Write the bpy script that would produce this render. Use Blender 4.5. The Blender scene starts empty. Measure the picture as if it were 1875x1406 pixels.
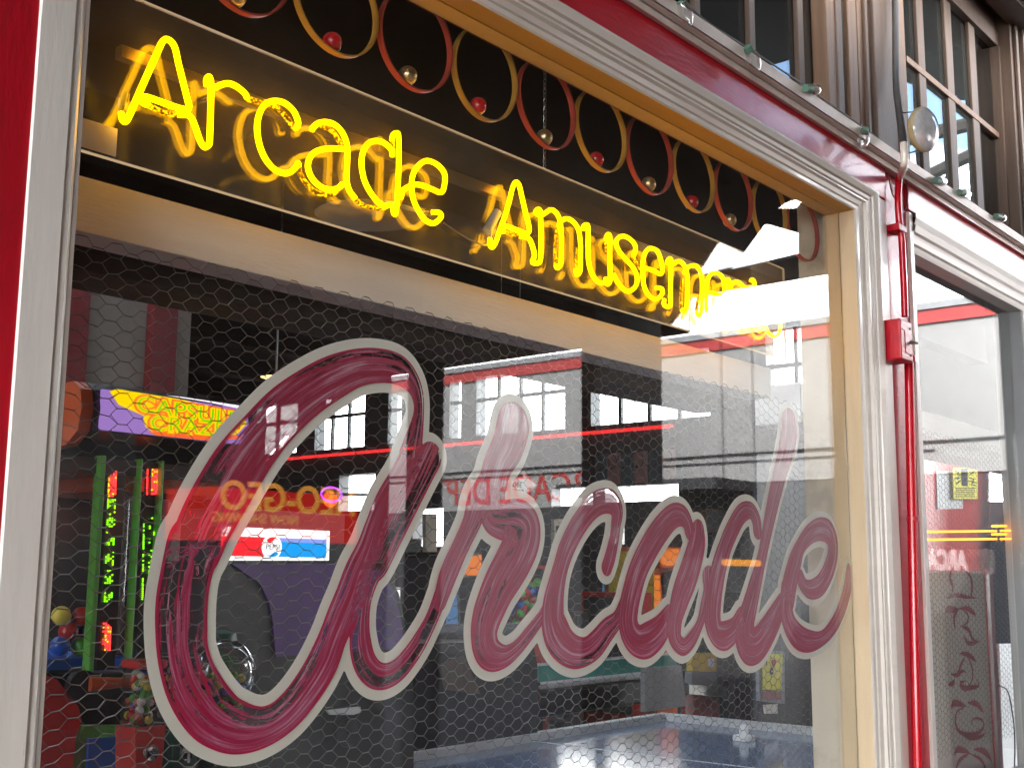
import bpy, bmesh, math, random
import numpy as np
from mathutils import Vector, Matrix
random.seed(7)
sc = bpy.context.scene
COL = sc.collection
# ------------------------------------------------------------------ camera
CAM = np.array([0.0, -1.45, 1.6]); FPX = 2197.75; CXP, CYP = 937.5, 703.0
PAN, PITCH, ROLL = 0.8726, 0.1560, 0.00778
def cam_axes():
    c, s = math.cos(PAN), math.sin(PAN)
    fwd = np.array([s*math.cos(PITCH), c*math.cos(PITCH), math.sin(PITCH)])
    right = np.array([c, -s, 0.0]); up = np.cross(right, fwd)
    r2 = right*math.cos(ROLL)+up*math.sin(ROLL); u2 = -right*math.sin(ROLL)+up*math.cos(ROLL)
    return r2, u2, fwd
R_, U_, F_ = cam_axes()
cd = bpy.data.cameras.new('camera'); cam = bpy.data.objects.new('camera', cd); COL.objects.link(cam)
cam.matrix_world = Matrix(((R_[0], U_[0], -F_[0], CAM[0]), (R_[1], U_[1], -F_[1], CAM[1]), (R_[2], U_[2], -F_[2], CAM[2]), (0, 0, 0, 1)))
cd.sensor_fit = 'HORIZONTAL'; cd.sensor_width = 36; cd.lens = 36*FPX/1875; cd.clip_start = 0.05; cd.clip_end = 600
sc.camera = cam
def at(px, py, v, ax=1):
    """the point where the sight line of a photo pixel meets the plane axis=v"""
    d = R_*(px-CXP)/FPX - U_*(py-CYP)/FPX + F_
    return CAM + d*((v-CAM[ax])/d[ax])
# ------------------------------------------------------------------ world, sun, exposure
w = bpy.data.worlds.new('World'); sc.world = w; w.use_nodes = True
nt = w.node_tree; N = nt.nodes; L = nt.links; N.clear()
SUN_DIR = Vector((-0.80, 0.22, 0.62)).normalized()      # towards the sun
elev = math.asin(SUN_DIR.z); azim = math.atan2(SUN_DIR.x, SUN_DIR.y)
sky = N.new('ShaderNodeTexSky'); sky.sky_type = 'NISHITA'; sky.sun_disc = False
sky.sun_elevation = elev; sky.sun_rotation = azim; sky.air_density = 1.0; sky.dust_density = 0.6
tc = N.new('ShaderNodeTexCoord')
sep = N.new('ShaderNodeSeparateXYZ'); L.new(tc.outputs['Generated'], sep.inputs[0])
mp = N.new('ShaderNodeMapping'); mp.inputs['Scale'].default_value = (1.0, 1.0, 2.2); L.new(tc.outputs['Generated'], mp.inputs[0])
nz = N.new('ShaderNodeTexNoise'); nz.inputs['Scale'].default_value = 3.2; nz.inputs['Detail'].default_value = 8; nz.inputs['Roughness'].default_value = 0.58
L.new(mp.outputs[0], nz.inputs[0])
# clouds thicken towards the horizon
m1 = N.new('ShaderNodeMapRange'); m1.inputs['From Min'].default_value = 0.22; m1.inputs['From Max'].default_value = 0.42
m1.inputs['To Min'].default_value = 0.26; m1.inputs['To Max'].default_value = -0.03; L.new(sep.outputs['Z'], m1.inputs['Value'])
ad = N.new('ShaderNodeMath'); ad.operation = 'ADD'; L.new(nz.outputs['Fac'], ad.inputs[0]); L.new(m1.outputs[0], ad.inputs[1])
cr = N.new('ShaderNodeMapRange'); cr.inputs['From Min'].default_value = 0.50; cr.inputs['From Max'].default_value = 0.62; L.new(ad.outputs[0], cr.inputs['Value'])
cn = N.new('ShaderNodeTexNoise'); cn.inputs['Scale'].default_value = 7; cn.inputs['Detail'].default_value = 6; L.new(mp.outputs[0], cn.inputs[0])
crr = N.new('ShaderNodeValToRGB'); L.new(cn.outputs['Fac'], crr.inputs[0])
crr.color_ramp.elements[0].position = 0.36; crr.color_ramp.elements[0].color = (4.6, 5.0, 5.7, 1)
crr.color_ramp.elements[1].position = 0.60; crr.color_ramp.elements[1].color = (23, 23, 23, 1)
mx = N.new('ShaderNodeMix'); mx.data_type = 'RGBA'; L.new(cr.outputs[0], mx.inputs[0])
L.new(sky.outputs[0], mx.inputs[6]); L.new(crr.outputs[0], mx.inputs[7])
bg = N.new('ShaderNodeBackground'); bg.inputs[1].default_value = 0.15; L.new(mx.outputs[2], bg.inputs[0])
wo = N.new('ShaderNodeOutputWorld'); L.new(bg.outputs[0], wo.inputs[0])
sd = bpy.data.lights.new('sun', 'SUN'); sd.energy = 2.0; sd.angle = math.radians(0.5); sd.color = (1, .955, .88)
so = bpy.data.objects.new('sun', sd); COL.objects.link(so); so.rotation_euler = (-SUN_DIR).to_track_quat('-Z', 'Y').to_euler()
sc.view_settings.view_transform = 'Standard'; sc.view_settings.look = 'None'; sc.view_settings.gamma = 1
sc.view_settings.exposure = 2.98
sc.render.engine = 'CYCLES'
cy = sc.cycles; cy.use_denoising = True; cy.max_bounces = 10; cy.diffuse_bounces = 4; cy.glossy_bounces = 6
cy.transparent_max_bounces = 40; cy.transmission_bounces = 6; cy.caustics_reflective = False; cy.caustics_refractive = False
cy.sample_clamp_indirect = 6
# ------------------------------------------------------------------ materials
MAT = {}
def newmat(name):
    m = bpy.data.materials.new(name); m.use_nodes = True; m.node_tree.nodes.clear(); MAT[name] = m
    return m, m.node_tree.nodes, m.node_tree.links
def pm(name, col, rough=.5, metal=0, var=.12, scale=6, bump=.0, bscale=60, stretch=(1, 1, 1), spec=.5, coat=0, dirt=None, dscale=3, dth=(.6, .75)):
    m, n, l = newmat(name)
    out = n.new('ShaderNodeOutputMaterial'); p = n.new('ShaderNodeBsdfPrincipled'); l.new(p.outputs[0], out.inputs[0])
    p.inputs['Roughness'].default_value = rough; p.inputs['Metallic'].default_value = metal
    p.inputs['Specular IOR Level'].default_value = spec; p.inputs['Coat Weight'].default_value = coat; p.inputs['Coat Roughness'].default_value = .08
    t = n.new('ShaderNodeTexCoord'); mpn = n.new('ShaderNodeMapping'); mpn.inputs['Scale'].default_value = stretch; l.new(t.outputs['Object'], mpn.inputs[0])
    nn = n.new('ShaderNodeTexNoise'); nn.inputs['Scale'].default_value = scale; nn.inputs['Detail'].default_value = 6; l.new(mpn.outputs[0], nn.inputs[0])
    r = n.new('ShaderNodeMapRange'); r.inputs['From Min'].default_value = .25; r.inputs['From Max'].default_value = .75
    r.inputs['To Min'].default_value = 1-var; r.inputs['To Max'].default_value = 1+var; l.new(nn.outputs['Fac'], r.inputs['Value'])
    vm = n.new('ShaderNodeVectorMath'); vm.operation = 'SCALE'; vm.inputs[0].default_value = col[:3]; l.new(r.outputs[0], vm.inputs['Scale'])
    src = vm.outputs[0]
    if dirt:
        dn = n.new('ShaderNodeTexNoise'); dn.inputs['Scale'].default_value = dscale; dn.inputs['Detail'].default_value = 10; dn.inputs['Roughness'].default_value = .7; l.new(mpn.outputs[0], dn.inputs[0])
        dr = n.new('ShaderNodeMapRange'); dr.inputs['From Min'].default_value = dth[0]; dr.inputs['From Max'].default_value = dth[1]; l.new(dn.outputs['Fac'], dr.inputs['Value'])
        mm = n.new('ShaderNodeMix'); mm.data_type = 'RGBA'; l.new(dr.outputs[0], mm.inputs[0]); l.new(src, mm.inputs[6]); mm.inputs[7].default_value = (*dirt, 1); src = mm.outputs[2]
    l.new(src, p.inputs['Base Color'])
    if bump:
        bn = n.new('ShaderNodeTexNoise'); bn.inputs['Scale'].default_value = bscale; bn.inputs['Detail'].default_value = 5; l.new(mpn.outputs[0], bn.inputs[0])
        b = n.new('ShaderNodeBump'); b.inputs['Strength'].default_value = bump; b.inputs['Distance'].default_value = .004; l.new(bn.outputs['Fac'], b.inputs['Height']); l.new(b.outputs[0], p.inputs['Normal'])
    return m
def em(name, col, k, mixd=0):
    m, n, l = newmat(name)
    out = n.new('ShaderNodeOutputMaterial'); e = n.new('ShaderNodeEmission'); e.inputs[0].default_value = (*col, 1); e.inputs[1].default_value = k
    l.new(e.outputs[0], out.inputs[0]); return m
def glassmat(name, tint=(.96, .97, .96), k=1.0, rough=0.0, film=None, filmamt=0.0):
    """thin clear sheet: each face lets light straight through and mirrors by its angle"""
    m, n, l = newmat(name)
    out = n.new('ShaderNodeOutputMaterial')
    g = n.new('ShaderNodeNewGeometry'); d = n.new('ShaderNodeVectorMath'); d.operation = 'DOT_PRODUCT'; l.new(g.outputs['Normal'], d.inputs[0]); l.new(g.outputs['Incoming'], d.inputs[1])
    a = n.new('ShaderNodeMath'); a.operation = 'ABSOLUTE'; l.new(d.outputs['Value'], a.inputs[0])
    s = n.new('ShaderNodeMath'); s.operation = 'SUBTRACT'; s.inputs[0].default_value = 1; l.new(a.outputs[0], s.inputs[1])
    p5 = n.new('ShaderNodeMath'); p5.operation = 'POWER'; l.new(s.outputs[0], p5.inputs[0]); p5.inputs[1].default_value = 5
    ma = n.new('ShaderNodeMath'); ma.operation = 'MULTIPLY_ADD'; l.new(p5.outputs[0], ma.inputs[0]); ma.inputs[1].default_value = .95*k; ma.inputs[2].default_value = .043*k; ma.use_clamp = True
    tr = n.new('ShaderNodeBsdfTransparent'); tr.inputs[0].default_value = (*tint, 1)
    gl = n.new('ShaderNodeBsdfGlossy'); gl.inputs['Roughness'].default_value = rough; gl.inputs[0].default_value = (1, 1, 1, 1)
    base = tr.outputs[0]
    if film:
        t = n.new('ShaderNodeTexCoord'); nn = n.new('ShaderNodeTexNoise'); nn.inputs['Scale'].default_value = 5; nn.inputs['Detail'].default_value = 8; l.new(t.outputs['Object'], nn.inputs[0])
        rr = n.new('ShaderNodeMapRange'); rr.inputs['From Min'].default_value = .3; rr.inputs['From Max'].default_value = .75; rr.inputs['To Min'].default_value = filmamt*.5; rr.inputs['To Max'].default_value = filmamt*1.5; l.new(nn.outputs['Fac'], rr.inputs['Value'])
        df = n.new('ShaderNodeBsdfDiffuse'); df.inputs[0].default_value = (*film, 1)
        tl = n.new('ShaderNodeBsdfTranslucent'); tl.inputs[0].default_value = (*film, 1)
        m2 = n.new('ShaderNodeMixShader'); m2.inputs[0].default_value = .5; l.new(df.outputs[0], m2.inputs[1]); l.new(tl.outputs[0], m2.inputs[2])
        m0 = n.new('ShaderNodeMixShader'); l.new(rr.outputs[0], m0.inputs[0]); l.new(tr.outputs[0], m0.inputs[1]); l.new(m2.outputs[0], m0.inputs[2]); base = m0.outputs[0]
    mx_ = n.new('ShaderNodeMixShader'); l.new(ma.outputs[0], mx_.inputs[0]); l.new(base, mx_.inputs[1]); l.new(gl.outputs[0], mx_.inputs[2]); l.new(mx_.outputs[0], out.inputs[0])
    return m
def brushmat(name, wear):
    """sign painter's crimson, brushed along the stroke (u = metres along, v = across); thin pale streaks, worn-through bits"""
    m, n, l = newmat(name)
    out = n.new('ShaderNodeOutputMaterial'); p = n.new('ShaderNodeBsdfPrincipled'); p.inputs['Roughness'].default_value = .35
    uv = n.new('ShaderNodeUVMap'); uv.uv_map = 'UVMap'
    def noise(sx, sy, det, rough, off=0):
        q = n.new('ShaderNodeMapping'); q.inputs['Scale'].default_value = (sx, sy, 1); q.inputs['Location'].default_value = (off, off*.7, off*.3); l.new(uv.outputs[0], q.inputs[0])
        k = n.new('ShaderNodeTexNoise'); k.inputs['Scale'].default_value = 1; k.inputs['Detail'].default_value = det; k.inputs['Roughness'].default_value = rough; k.inputs['Distortion'].default_value = .25; l.new(q.outputs[0], k.inputs[0]); return k.outputs['Fac']
    f1 = noise(5, 3.2, 7, .66); f2 = noise(3, 9, 6, .7, 4.3)
    a = n.new('ShaderNodeMath'); a.operation = 'MULTIPLY_ADD'; l.new(f2, a.inputs[0]); a.inputs[1].default_value = .7; l.new(f1, a.inputs[2])
    cr_ = n.new('ShaderNodeValToRGB'); l.new(a.outputs[0], cr_.inputs[0]); e = cr_.color_ramp.elements
    e[0].position = .66; e[0].color = (.47, .003, .045, 1); e[1].position = 1.0; e[1].color = (.70, .34, .43, 1)
    x = e.new(.81); x.color = (.45, .010, .07, 1); x = e.new(.92); x.color = (.55, .10, .20, 1)
    # the two edges of a stroke keep the full colour
    sx = n.new('ShaderNodeSeparateXYZ'); l.new(uv.outputs[0], sx.inputs[0])
    ab = n.new('ShaderNodeMath'); ab.operation = 'ABSOLUTE'; l.new(sx.outputs['Y'], ab.inputs[0])
    er = n.new('ShaderNodeMapRange'); er.inputs['From Min'].default_value = .78; er.inputs['From Max'].default_value = .93; l.new(ab.outputs[0], er.inputs['Value'])
    mm = n.new('ShaderNodeMix'); mm.data_type = 'RGBA'; l.new(er.outputs[0], mm.inputs[0]); l.new(cr_.outputs[0], mm.inputs[6]); mm.inputs[7].default_value = (.52, .004, .07, 1)
    l.new(mm.outputs[2], p.inputs['Base Color'])
    tl = n.new('ShaderNodeBsdfTranslucent'); l.new(mm.outputs[2], tl.inputs[0])
    ms = n.new('ShaderNodeMixShader'); ms.inputs[0].default_value = .25; l.new(p.outputs[0], ms.inputs[1]); l.new(tl.outputs[0], ms.inputs[2])
    # worn places
    f3 = noise(9, 4.5, 9, .75, 9.1); f4 = noise(1.7, 1.1, 3, .5, 2.2)
    c = n.new('ShaderNodeMath'); c.operation = 'MULTIPLY_ADD'; l.new(f4, c.inputs[0]); c.inputs[1].default_value = .9; l.new(f3, c.inputs[2])
    d = n.new('ShaderNodeMapRange'); th = 1.10-.13*wear; d.inputs['From Min'].default_value = th; d.inputs['From Max'].default_value = th+.03; l.new(c.outputs[0], d.inputs['Value'])
    iv = n.new('ShaderNodeMath'); iv.operation = 'SUBTRACT'; iv.inputs[0].default_value = 1; l.new(er.outputs[0], iv.inputs[1])
    mu = n.new('ShaderNodeMath'); mu.operation = 'MULTIPLY'; l.new(d.outputs[0], mu.inputs[0]); l.new(iv.outputs[0], mu.inputs[1])
    tr = n.new('ShaderNodeBsdfTransparent')
    # a thin coat lets some of the inside show
    th2 = n.new('ShaderNodeMath'); th2.operation = 'MAXIMUM'; l.new(mu.outputs[0], th2.inputs[0]); th2.inputs[1].default_value = .02
    mf = n.new('ShaderNodeMixShader'); l.new(th2.outputs[0], mf.inputs[0]); l.new(ms.outputs[0], mf.inputs[1]); l.new(tr.outputs[0], mf.inputs[2]); l.new(mf.outputs[0], out.inputs[0])
    return m
pm('white_trim', (.80, .735, .655), .32, bump=.25, bscale=14, stretch=(6, 6, 1), var=.05, coat=.3, dirt=(.33, .24, .17), dscale=16, dth=(.66, .78))
pm('cream_trim', (.78, .71, .62), .35, bump=.2, bscale=14, stretch=(1, 6, 6), var=.05, coat=.3, dirt=(.26, .17, .10), dscale=14, dth=(.66, .77))
pm('soffit_neonlit', (.62, .36, .10), .55, bump=.12, bscale=25, stretch=(1, 8, 8), var=.06)  # cream paint with the yellow of the neon light put into the colour
pm('jamb_tan', (.62, .47, .29), .5, bump=.15, bscale=30, stretch=(8, 8, 1), var=.06)
pm('gloss_red', (.52, .005, .018), .30, bump=.3, bscale=22, stretch=(1.2, 5, 5), var=.14, coat=.12, spec=.45, dirt=(.20, .01, .01), dscale=11, dth=(.68, .76))
pm('pipe_red', (.55, .004, .014), .24, bump=.15, bscale=20, var=.12, coat=.3)
pm('flat_red', (.50, .003, .014), .45, bump=.35, bscale=30, stretch=(4, 4, 1), var=.16, scale=4, spec=.4, dirt=(.30, .006, .012), dscale=5, dth=(.5, .7))
pm('deep_red', (.16, .012, .012), .55, bump=.1, var=.15)
pm('brown_wood', (.090, .052, .032), .6, bump=.5, bscale=40, stretch=(9, 9, .7), var=.28, scale=5, dirt=(.06, .035, .025), dscale=5, dth=(.56, .74))
pm('light_wood', (.17, .092, .050), .6, bump=.5, bscale=40, stretch=(9, 9, .7), var=.25, scale=5, dirt=(.12, .07, .04), dscale=6, dth=(.6, .75))
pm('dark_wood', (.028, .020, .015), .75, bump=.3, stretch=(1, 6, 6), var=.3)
pm('beam_paint', (.80, .80, .78), .5, bump=.35, bscale=30, stretch=(1, 6, 6), var=.05, dirt=(.16, .11, .07), dscale=12, dth=(.73, .78))
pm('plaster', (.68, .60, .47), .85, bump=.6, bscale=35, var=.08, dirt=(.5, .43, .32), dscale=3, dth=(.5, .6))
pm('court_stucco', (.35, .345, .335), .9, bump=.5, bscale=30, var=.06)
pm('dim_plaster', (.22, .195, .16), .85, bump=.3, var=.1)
pm('grey_stucco', (.42, .42, .42), .9, bump=.8, bscale=30, var=.06)
pm('black_cab', (.012, .011, .012), .35, var=.2, coat=.2)
pm('dark_grey', (.045, .045, .048), .5, var=.2)
pm('mid_grey', (.30, .31, .31), .5, var=.1)
pm('pale_grey', (.55, .54, .51), .5, var=.08)
pm('white_plastic', (.8, .79, .75), .3, var=.03)
pm('purple', (.085, .030, .16), .4, var=.35, scale=2.5)
pm('blue_plastic', (.02, .10, .42), .3, var=.1)
pm('green_plastic', (.10, .40, .05), .35, var=.1)
pm('dark_green', (.01, .06, .045), .4, var=.15)
pm('orange_plastic', (.50, .10, .03), .4, var=.1)
pm('cab_red', (.45, .03, .025), .35, var=.12)
pm('dragon_red', (.42, .010, .015), .5)
pm('yellow_paint', (.75, .52, .05), .4, var=.08)
pm('chrome', (.75, .75, .76), .12, metal=1, var=.03)
pm('steel', (.33, .32, .30), .35, metal=1, var=.1)
pm('galv', (.42, .43, .44), .4, metal=.8, var=.15)
pm('wire', (.20, .185, .16), .5, metal=.35, var=.2)
pm('felt', (.012, .21, .155), .95, var=.06)
pm('rink', (.12, .18, .30), .12, var=.15, coat=.3)
pm('brass', (.52, .42, .24), .30, metal=.9, var=.15)
pm('ball_red', (.55, .012, .018), .12, var=.05, coat=.4)
pm('ring_red', (.42, .06, .035), .4, var=.2, scale=20)
pm('ring_yellow', (.50, .27, .04), .4, var=.2, scale=20)
pm('conduit_grey', (.085, .08, .075), .5, var=.2)
pm('asphalt', (.055, .053, .05), .9, bump=.5, var=.15)
pm('tile_floor', (.10, .075, .06), .35, var=.2)
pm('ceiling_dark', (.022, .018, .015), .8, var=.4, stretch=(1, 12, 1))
pm('pink_shutter', (.35, .16, .15), .6); pm('teal_shutter', (.06, .10, .12), .6)
pm('lamp_glass', (.75, .75, .75), .18, metal=.35, var=.3, scale=30)
pm('lamp_cap', (.45, .36, .20), .5, var=.1)
pm('socket_green', (.10, .20, .14), .5, var=.1)
pm('bulb_white', (.80, .78, .74), .12, var=.02, coat=.5)
pm('paper_yellow', (.80, .72, .10), .6, var=.05); pm('paper', (.78, .74, .66), .7, var=.04); pm('ink', (.015, .013, .015), .6, var=0)
pm('skin_amber', (.30, .10, .03), .3, var=.3)
pm('outline_cream', (.90, .84, .74), .45, var=.03, bump=.1, dirt=(.5, .46, .38), dscale=9, dth=(.66, .72))
pm('black_rubber', (.012, .012, .012), .5)
pm('capsule_pale', (.62, .62, .55), .12, coat=.4)
em('neon_yellow', (1, .45, .0), 1.5); em('neon_orange', (1, .30, .01), .8); em('led_red', (1, .02, .02), .9); em('led_green', (.25, 1, .0), .45); em('led_yellow', (1, .45, 0), .6)
em('marquee_purple', (.30, .16, .48), .16); em('marquee_white', (.9, .8, .85), .22); em('marquee_yellow', (1, .62, .0), .17); em('marquee_green', (.12, .62, .0), .15); em('marquee_orange', (1, .14, .02), .15)
em('cola_red', (.9, .02, .03), .19); em('cola_blue', (.01, .33, .85), .17); em('cola_white', (1, .97, .97), .20)
em('lit_red', (1, .03, .02), .45); em('lit_amber', (1, .40, .06), .62); em('lit_violet', (.55, .05, 1), .25); em('lamp_warm', (1, .72, .25), .4)
em('rope_red', (1, .03, .03), .17); em('screen_blue', (.10, .25, .5), .08); em('orange_sign', (1, .25, .03), .10)
m, n, l = newmat('neon_block')      # blocked-out tube: dark paint with flaking specks of glow
o_ = n.new('ShaderNodeOutputMaterial'); t_ = n.new('ShaderNodeTexCoord'); k_ = n.new('ShaderNodeTexNoise'); k_.inputs['Scale'].default_value = 230; k_.inputs['Detail'].default_value = 3; l.new(t_.outputs['Object'], k_.inputs[0])
r_ = n.new('ShaderNodeMapRange'); r_.inputs['From Min'].default_value = .5; r_.inputs['From Max'].default_value = .56; l.new(k_.outputs['Fac'], r_.inputs['Value'])
d_ = n.new('ShaderNodeBsdfDiffuse'); d_.inputs[0].default_value = (.12, .07, .01, 1); e_ = n.new('ShaderNodeEmission'); e_.inputs[0].default_value = (1, .42, 0, 1); e_.inputs[1].default_value = .5
x_ = n.new('ShaderNodeMixShader'); l.new(r_.outputs[0], x_.inputs[0]); l.new(d_.outputs[0], x_.inputs[1]); l.new(e_.outputs[0], x_.inputs[2]); l.new(x_.outputs[0], o_.inputs[0])
glassmat('shop_glass', (.975, .985, .975), 1.0, film=(.8, .8, .78), filmamt=.006)
glassmat('upper_glass', (.55, .6, .6), 1.2)
glassmat('acrylic', (.86, .84, .80), 1.6, rough=.015, film=(.78, .68, .50), filmamt=.085)
glassmat('clear_tube', (.8, .82, .82), 2.2)
glassmat('bulb_glass', (.88, .88, .86), 3.2, film=(.8, .8, .78), filmamt=.16)
glassmat('far_glass', (.93, .95, .95), .8)
em('edge_glow', (.62, .42, .24), .12)  # gleam along the board edges put in as emission
m, n, l = newmat('fill_glazing'); o_ = n.new('ShaderNodeOutputMaterial'); d_ = n.new('ShaderNodeBsdfTranslucent'); d_.inputs[0].default_value = (.9, .92, .95, 1); l.new(d_.outputs[0], o_.inputs[0])
brushmat('brush_worn', 1.0); brushmat('brush_mid', .35); brushmat('brush_good', -.2)
# ------------------------------------------------------------------ mesh helpers
class MB:
    def __init__(s): s.v = []; s.f = []; s.mi = []; s.uv = None; s.smooth = []
    def add(s, vs, fs, mi=0, sm=False):
        b = len(s.v); s.v += [tuple(map(float, p)) for p in vs]; s.f += [tuple(i+b for i in f) for f in fs]; s.mi += [mi]*len(fs); s.smooth += [sm]*len(fs); return s
    def box(s, x0, x1, y0, y1, z0, z1, mi=0):
        if x0 > x1: x0, x1 = x1, x0
        if y0 > y1: y0, y1 = y1, y0
        if z0 > z1: z0, z1 = z1, z0
        vs = [(x0, y0, z0), (x1, y0, z0), (x1, y1, z0), (x0, y1, z0), (x0, y0, z1), (x1, y0, z1), (x1, y1, z1), (x0, y1, z1)]
        return s.add(vs, [(0, 3, 2, 1), (4, 5, 6, 7), (0, 1, 5, 4), (1, 2, 6, 5), (2, 3, 7, 6), (3, 0, 4, 7)], mi)
    def tube(s, pts, r, seg=8, mi=0, smoothn=0, closed=False, rads=None):
        P = [Vector(p) for p in pts]
        if smoothn: P = catmull(P, smoothn, closed)
        n = len(P)
        if rads is None: rads = [r]*n
        elif len(rads) != n: rads = [np.interp(i/(n-1), np.linspace(0, 1, len(rads)), rads) for i in range(n)]
        vs = []; up = None
        for i in range(n):
            a = P[(i-1) % n] if (i > 0 or closed) else P[0]; b = P[(i+1) % n] if (i < n-1 or closed) else P[-1]
            t = (b-a); t = t.normalized() if t.length > 1e-9 else Vector((0, 0, 1))
            if up is None: up = t.orthogonal().normalized()
            up = (up - t*up.dot(t)); up = up.normalized() if up.length > 1e-6 else t.orthogonal().normalized()
            w_ = t.cross(up)
            for k in range(seg):
                an = 2*math.pi*k/seg; vs.append(P[i]+(up*math.cos(an)+w_*math.sin(an))*rads[i])
        fs = []
        for i in range(n if closed else n-1):
            j = (i+1) % n
            for k in range(seg):
                k2 = (k+1) % seg; fs.append((i*seg+k, i*seg+k2, j*seg+k2, j*seg+k))
        if not closed: fs += [tuple(range(seg))[::-1], tuple((n-1)*seg+k for k in range(seg))]
        return s.add(vs, fs, mi, True)
    def lathe(s, prof, c=(0, 0, 0), axis='z', seg=20, mi=0):
        """prof = [(r, h)...]"""
        vs = []
        for r, h in prof:
            for k in range(seg):
                a = 2*math.pi*k/seg; x, y = r*math.cos(a), r*math.sin(a)
                p = {'z': (x, y, h), 'y': (x, h, y), 'x': (h, x, y)}[axis]
                vs.append((c[0]+p[0], c[1]+p[1], c[2]+p[2]))
        n = len(prof); fs = [(i*seg+k, i*seg+(k+1) % seg, (i+1)*seg+(k+1) % seg, (i+1)*seg+k) for i in range(n-1) for k in range(seg)]
        fs += [tuple(range(seg))[::-1], tuple((n-1)*seg+k for k in range(seg))]
        return s.add(vs, fs, mi, True)
    def ball(s, c, r, seg=20, mi=0):
        pr = [(max(1e-4, r*math.sin(math.pi*i/12)), -r*math.cos(math.pi*i/12)) for i in range(13)]
        return s.lathe(pr, c, 'z', seg, mi)
    def prism(s, prof, a0, a1, axis='x', mi=0):
        """prof polygon extruded along axis; prof in (y,z) for x, (x,z) for y, (x,y) for z"""
        n = len(prof)
        def P(p, a): return {'x': (a, p[0], p[1]), 'y': (p[0], a, p[1]), 'z': (p[0], p[1], a)}[axis]
        vs = [P(p, a0) for p in prof]+[P(p, a1) for p in prof]
        fs = [(i, (i+1) % n, n+(i+1) % n, n+i) for i in range(n)]+[tuple(range(n))[::-1], tuple(range(n, 2*n))]
        return s.add(vs, fs, mi)
    def build(s, name, mats, parent=None, bevel=0, label=None, cat=None, group=None, kind=None):
        me = bpy.data.meshes.new(name); me.from_pydata(s.v, [], s.f)
        if not isinstance(mats, (list, tuple)): mats = [mats]
        for q in mats: me.materials.append(MAT[q])
        me.polygons.foreach_set('material_index', s.mi); me.polygons.foreach_set('use_smooth', s.smooth)
        if s.uv is not None:
            ul = me.uv_layers.new(name='UVMap')
            for lp in me.loops: ul.data[lp.index].uv = s.uv[lp.vertex_index]
        me.update()
        bm = bmesh.new(); bm.from_mesh(me)
        if len(s.f) < 20000: bmesh.ops.recalc_face_normals(bm, faces=bm.faces)
        if bevel: bmesh.ops.bevel(bm, geom=[e for e in bm.edges if e.calc_face_angle(0) > .5], offset=bevel, segments=2, affect='EDGES', profile=.5)
        bm.to_mesh(me); bm.free()
        if any(s.smooth):
            try: me.set_sharp_from_angle(angle=math.radians(40))
            except Exception: pass
        o = bpy.data.objects.new(name, me); COL.objects.link(o)
        if parent is not None: o.parent = parent; o.matrix_parent_inverse = parent.matrix_world.inverted() if False else Matrix.Translation(-wloc(parent))
        tag(o, label, cat, group, kind); return o
def wloc(o):
    v = Vector((0, 0, 0))
    while o is not None:
        v += o.location
        if o.parent is not None: v += o.matrix_parent_inverse.translation
        o = o.parent
    return v
def tag(o, label=None, cat=None, group=None, kind=None):
    for k, v in (('label', label), ('category', cat), ('group', group), ('kind', kind)):
        if v: o[k] = v
    return o
def thing(name, loc, label, cat, group=None):
    o = bpy.data.objects.new(name, None); COL.objects.link(o); o.location = [float(q) for q in loc]; o.empty_display_size = .1
    return tag(o, label, cat, group)
def catmull(P, n, closed=False):
    out = []; m = len(P); rng = range(m if closed else m-1)
    for i in rng:
        p0 = P[(i-1) % m] if (closed or i > 0) else P[0]*2-P[1]; p1 = P[i]; p2 = P[(i+1) % m]; p3 = P[(i+2) % m] if (closed or i < m-2) else P[-1]*2-P[-2]
        for k in range(n):
            t = k/n; out.append(.5*((2*p1)+(p2-p0)*t+(2*p0-5*p1+4*p2-p3)*t*t+(3*p1-p0-3*p2+p3)*t*t*t))
    if not closed: out.append(P[-1])
    return out
def text(s, name, body, size, loc, rot, mat, parent=None, ext=.002, sx=1, bold=0, align='CENTER', **kw):
    cu = bpy.data.curves.new(name, 'FONT'); cu.body = body; cu.size = size; cu.extrude = ext; cu.align_x = align; cu.align_y = 'CENTER'; cu.offset = bold
    t = bpy.data.objects.new(name+'_c', cu); COL.objects.link(t); bpy.context.view_layer.update()
    me = bpy.data.meshes.new_from_object(t.evaluated_get(bpy.context.evaluated_depsgraph_get())); bpy.data.objects.remove(t)
    M_ = Matrix.Translation(Vector([float(q) for q in loc])) @ rot.to_4x4() @ Matrix.Diagonal((sx, 1, 1, 1)); me.transform(M_)
    me.materials.clear(); me.materials.append(MAT[mat])
    o = bpy.data.objects.new(name, me); COL.objects.link(o)
    if parent is not None: o.parent = parent; o.matrix_parent_inverse = Matrix.Translation(-wloc(parent))
    return tag(o, **kw)
FACE_NY = Matrix(((1, 0, 0), (0, 0, -1), (0, 1, 0)))       # text readable from -Y
FACE_PY = Matrix(((-1, 0, 0), (0, 0, 1), (0, 1, 0)))       # readable from +Y
FACE_NX = Matrix(((0, 0, -1), (-1, 0, 0), (0, 1, 0)))      # readable from -X
# ------------------------------------------------------------------ key measures
GX0, GX1 = 0.805, 3.217; GZ1 = 2.65; GZ0 = 0.95            # the big pane
W2X0 = 3.66; W2X1 = float(at(1867, 800, 0)[0]); W2Z1 = 2.62
FZ0, FZ1 = 2.738, 2.838                                    # red fascia band
# ------------------------------------------------------------------ ground and sky setting
MB().box(-60, 60, -60, -.25, -.3, 0).build('pavement', 'asphalt', kind='structure')
MB().box(-60, 60, -.25, 60, -.3, -.004).build('floor', 'tile_floor', kind='structure')
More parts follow.
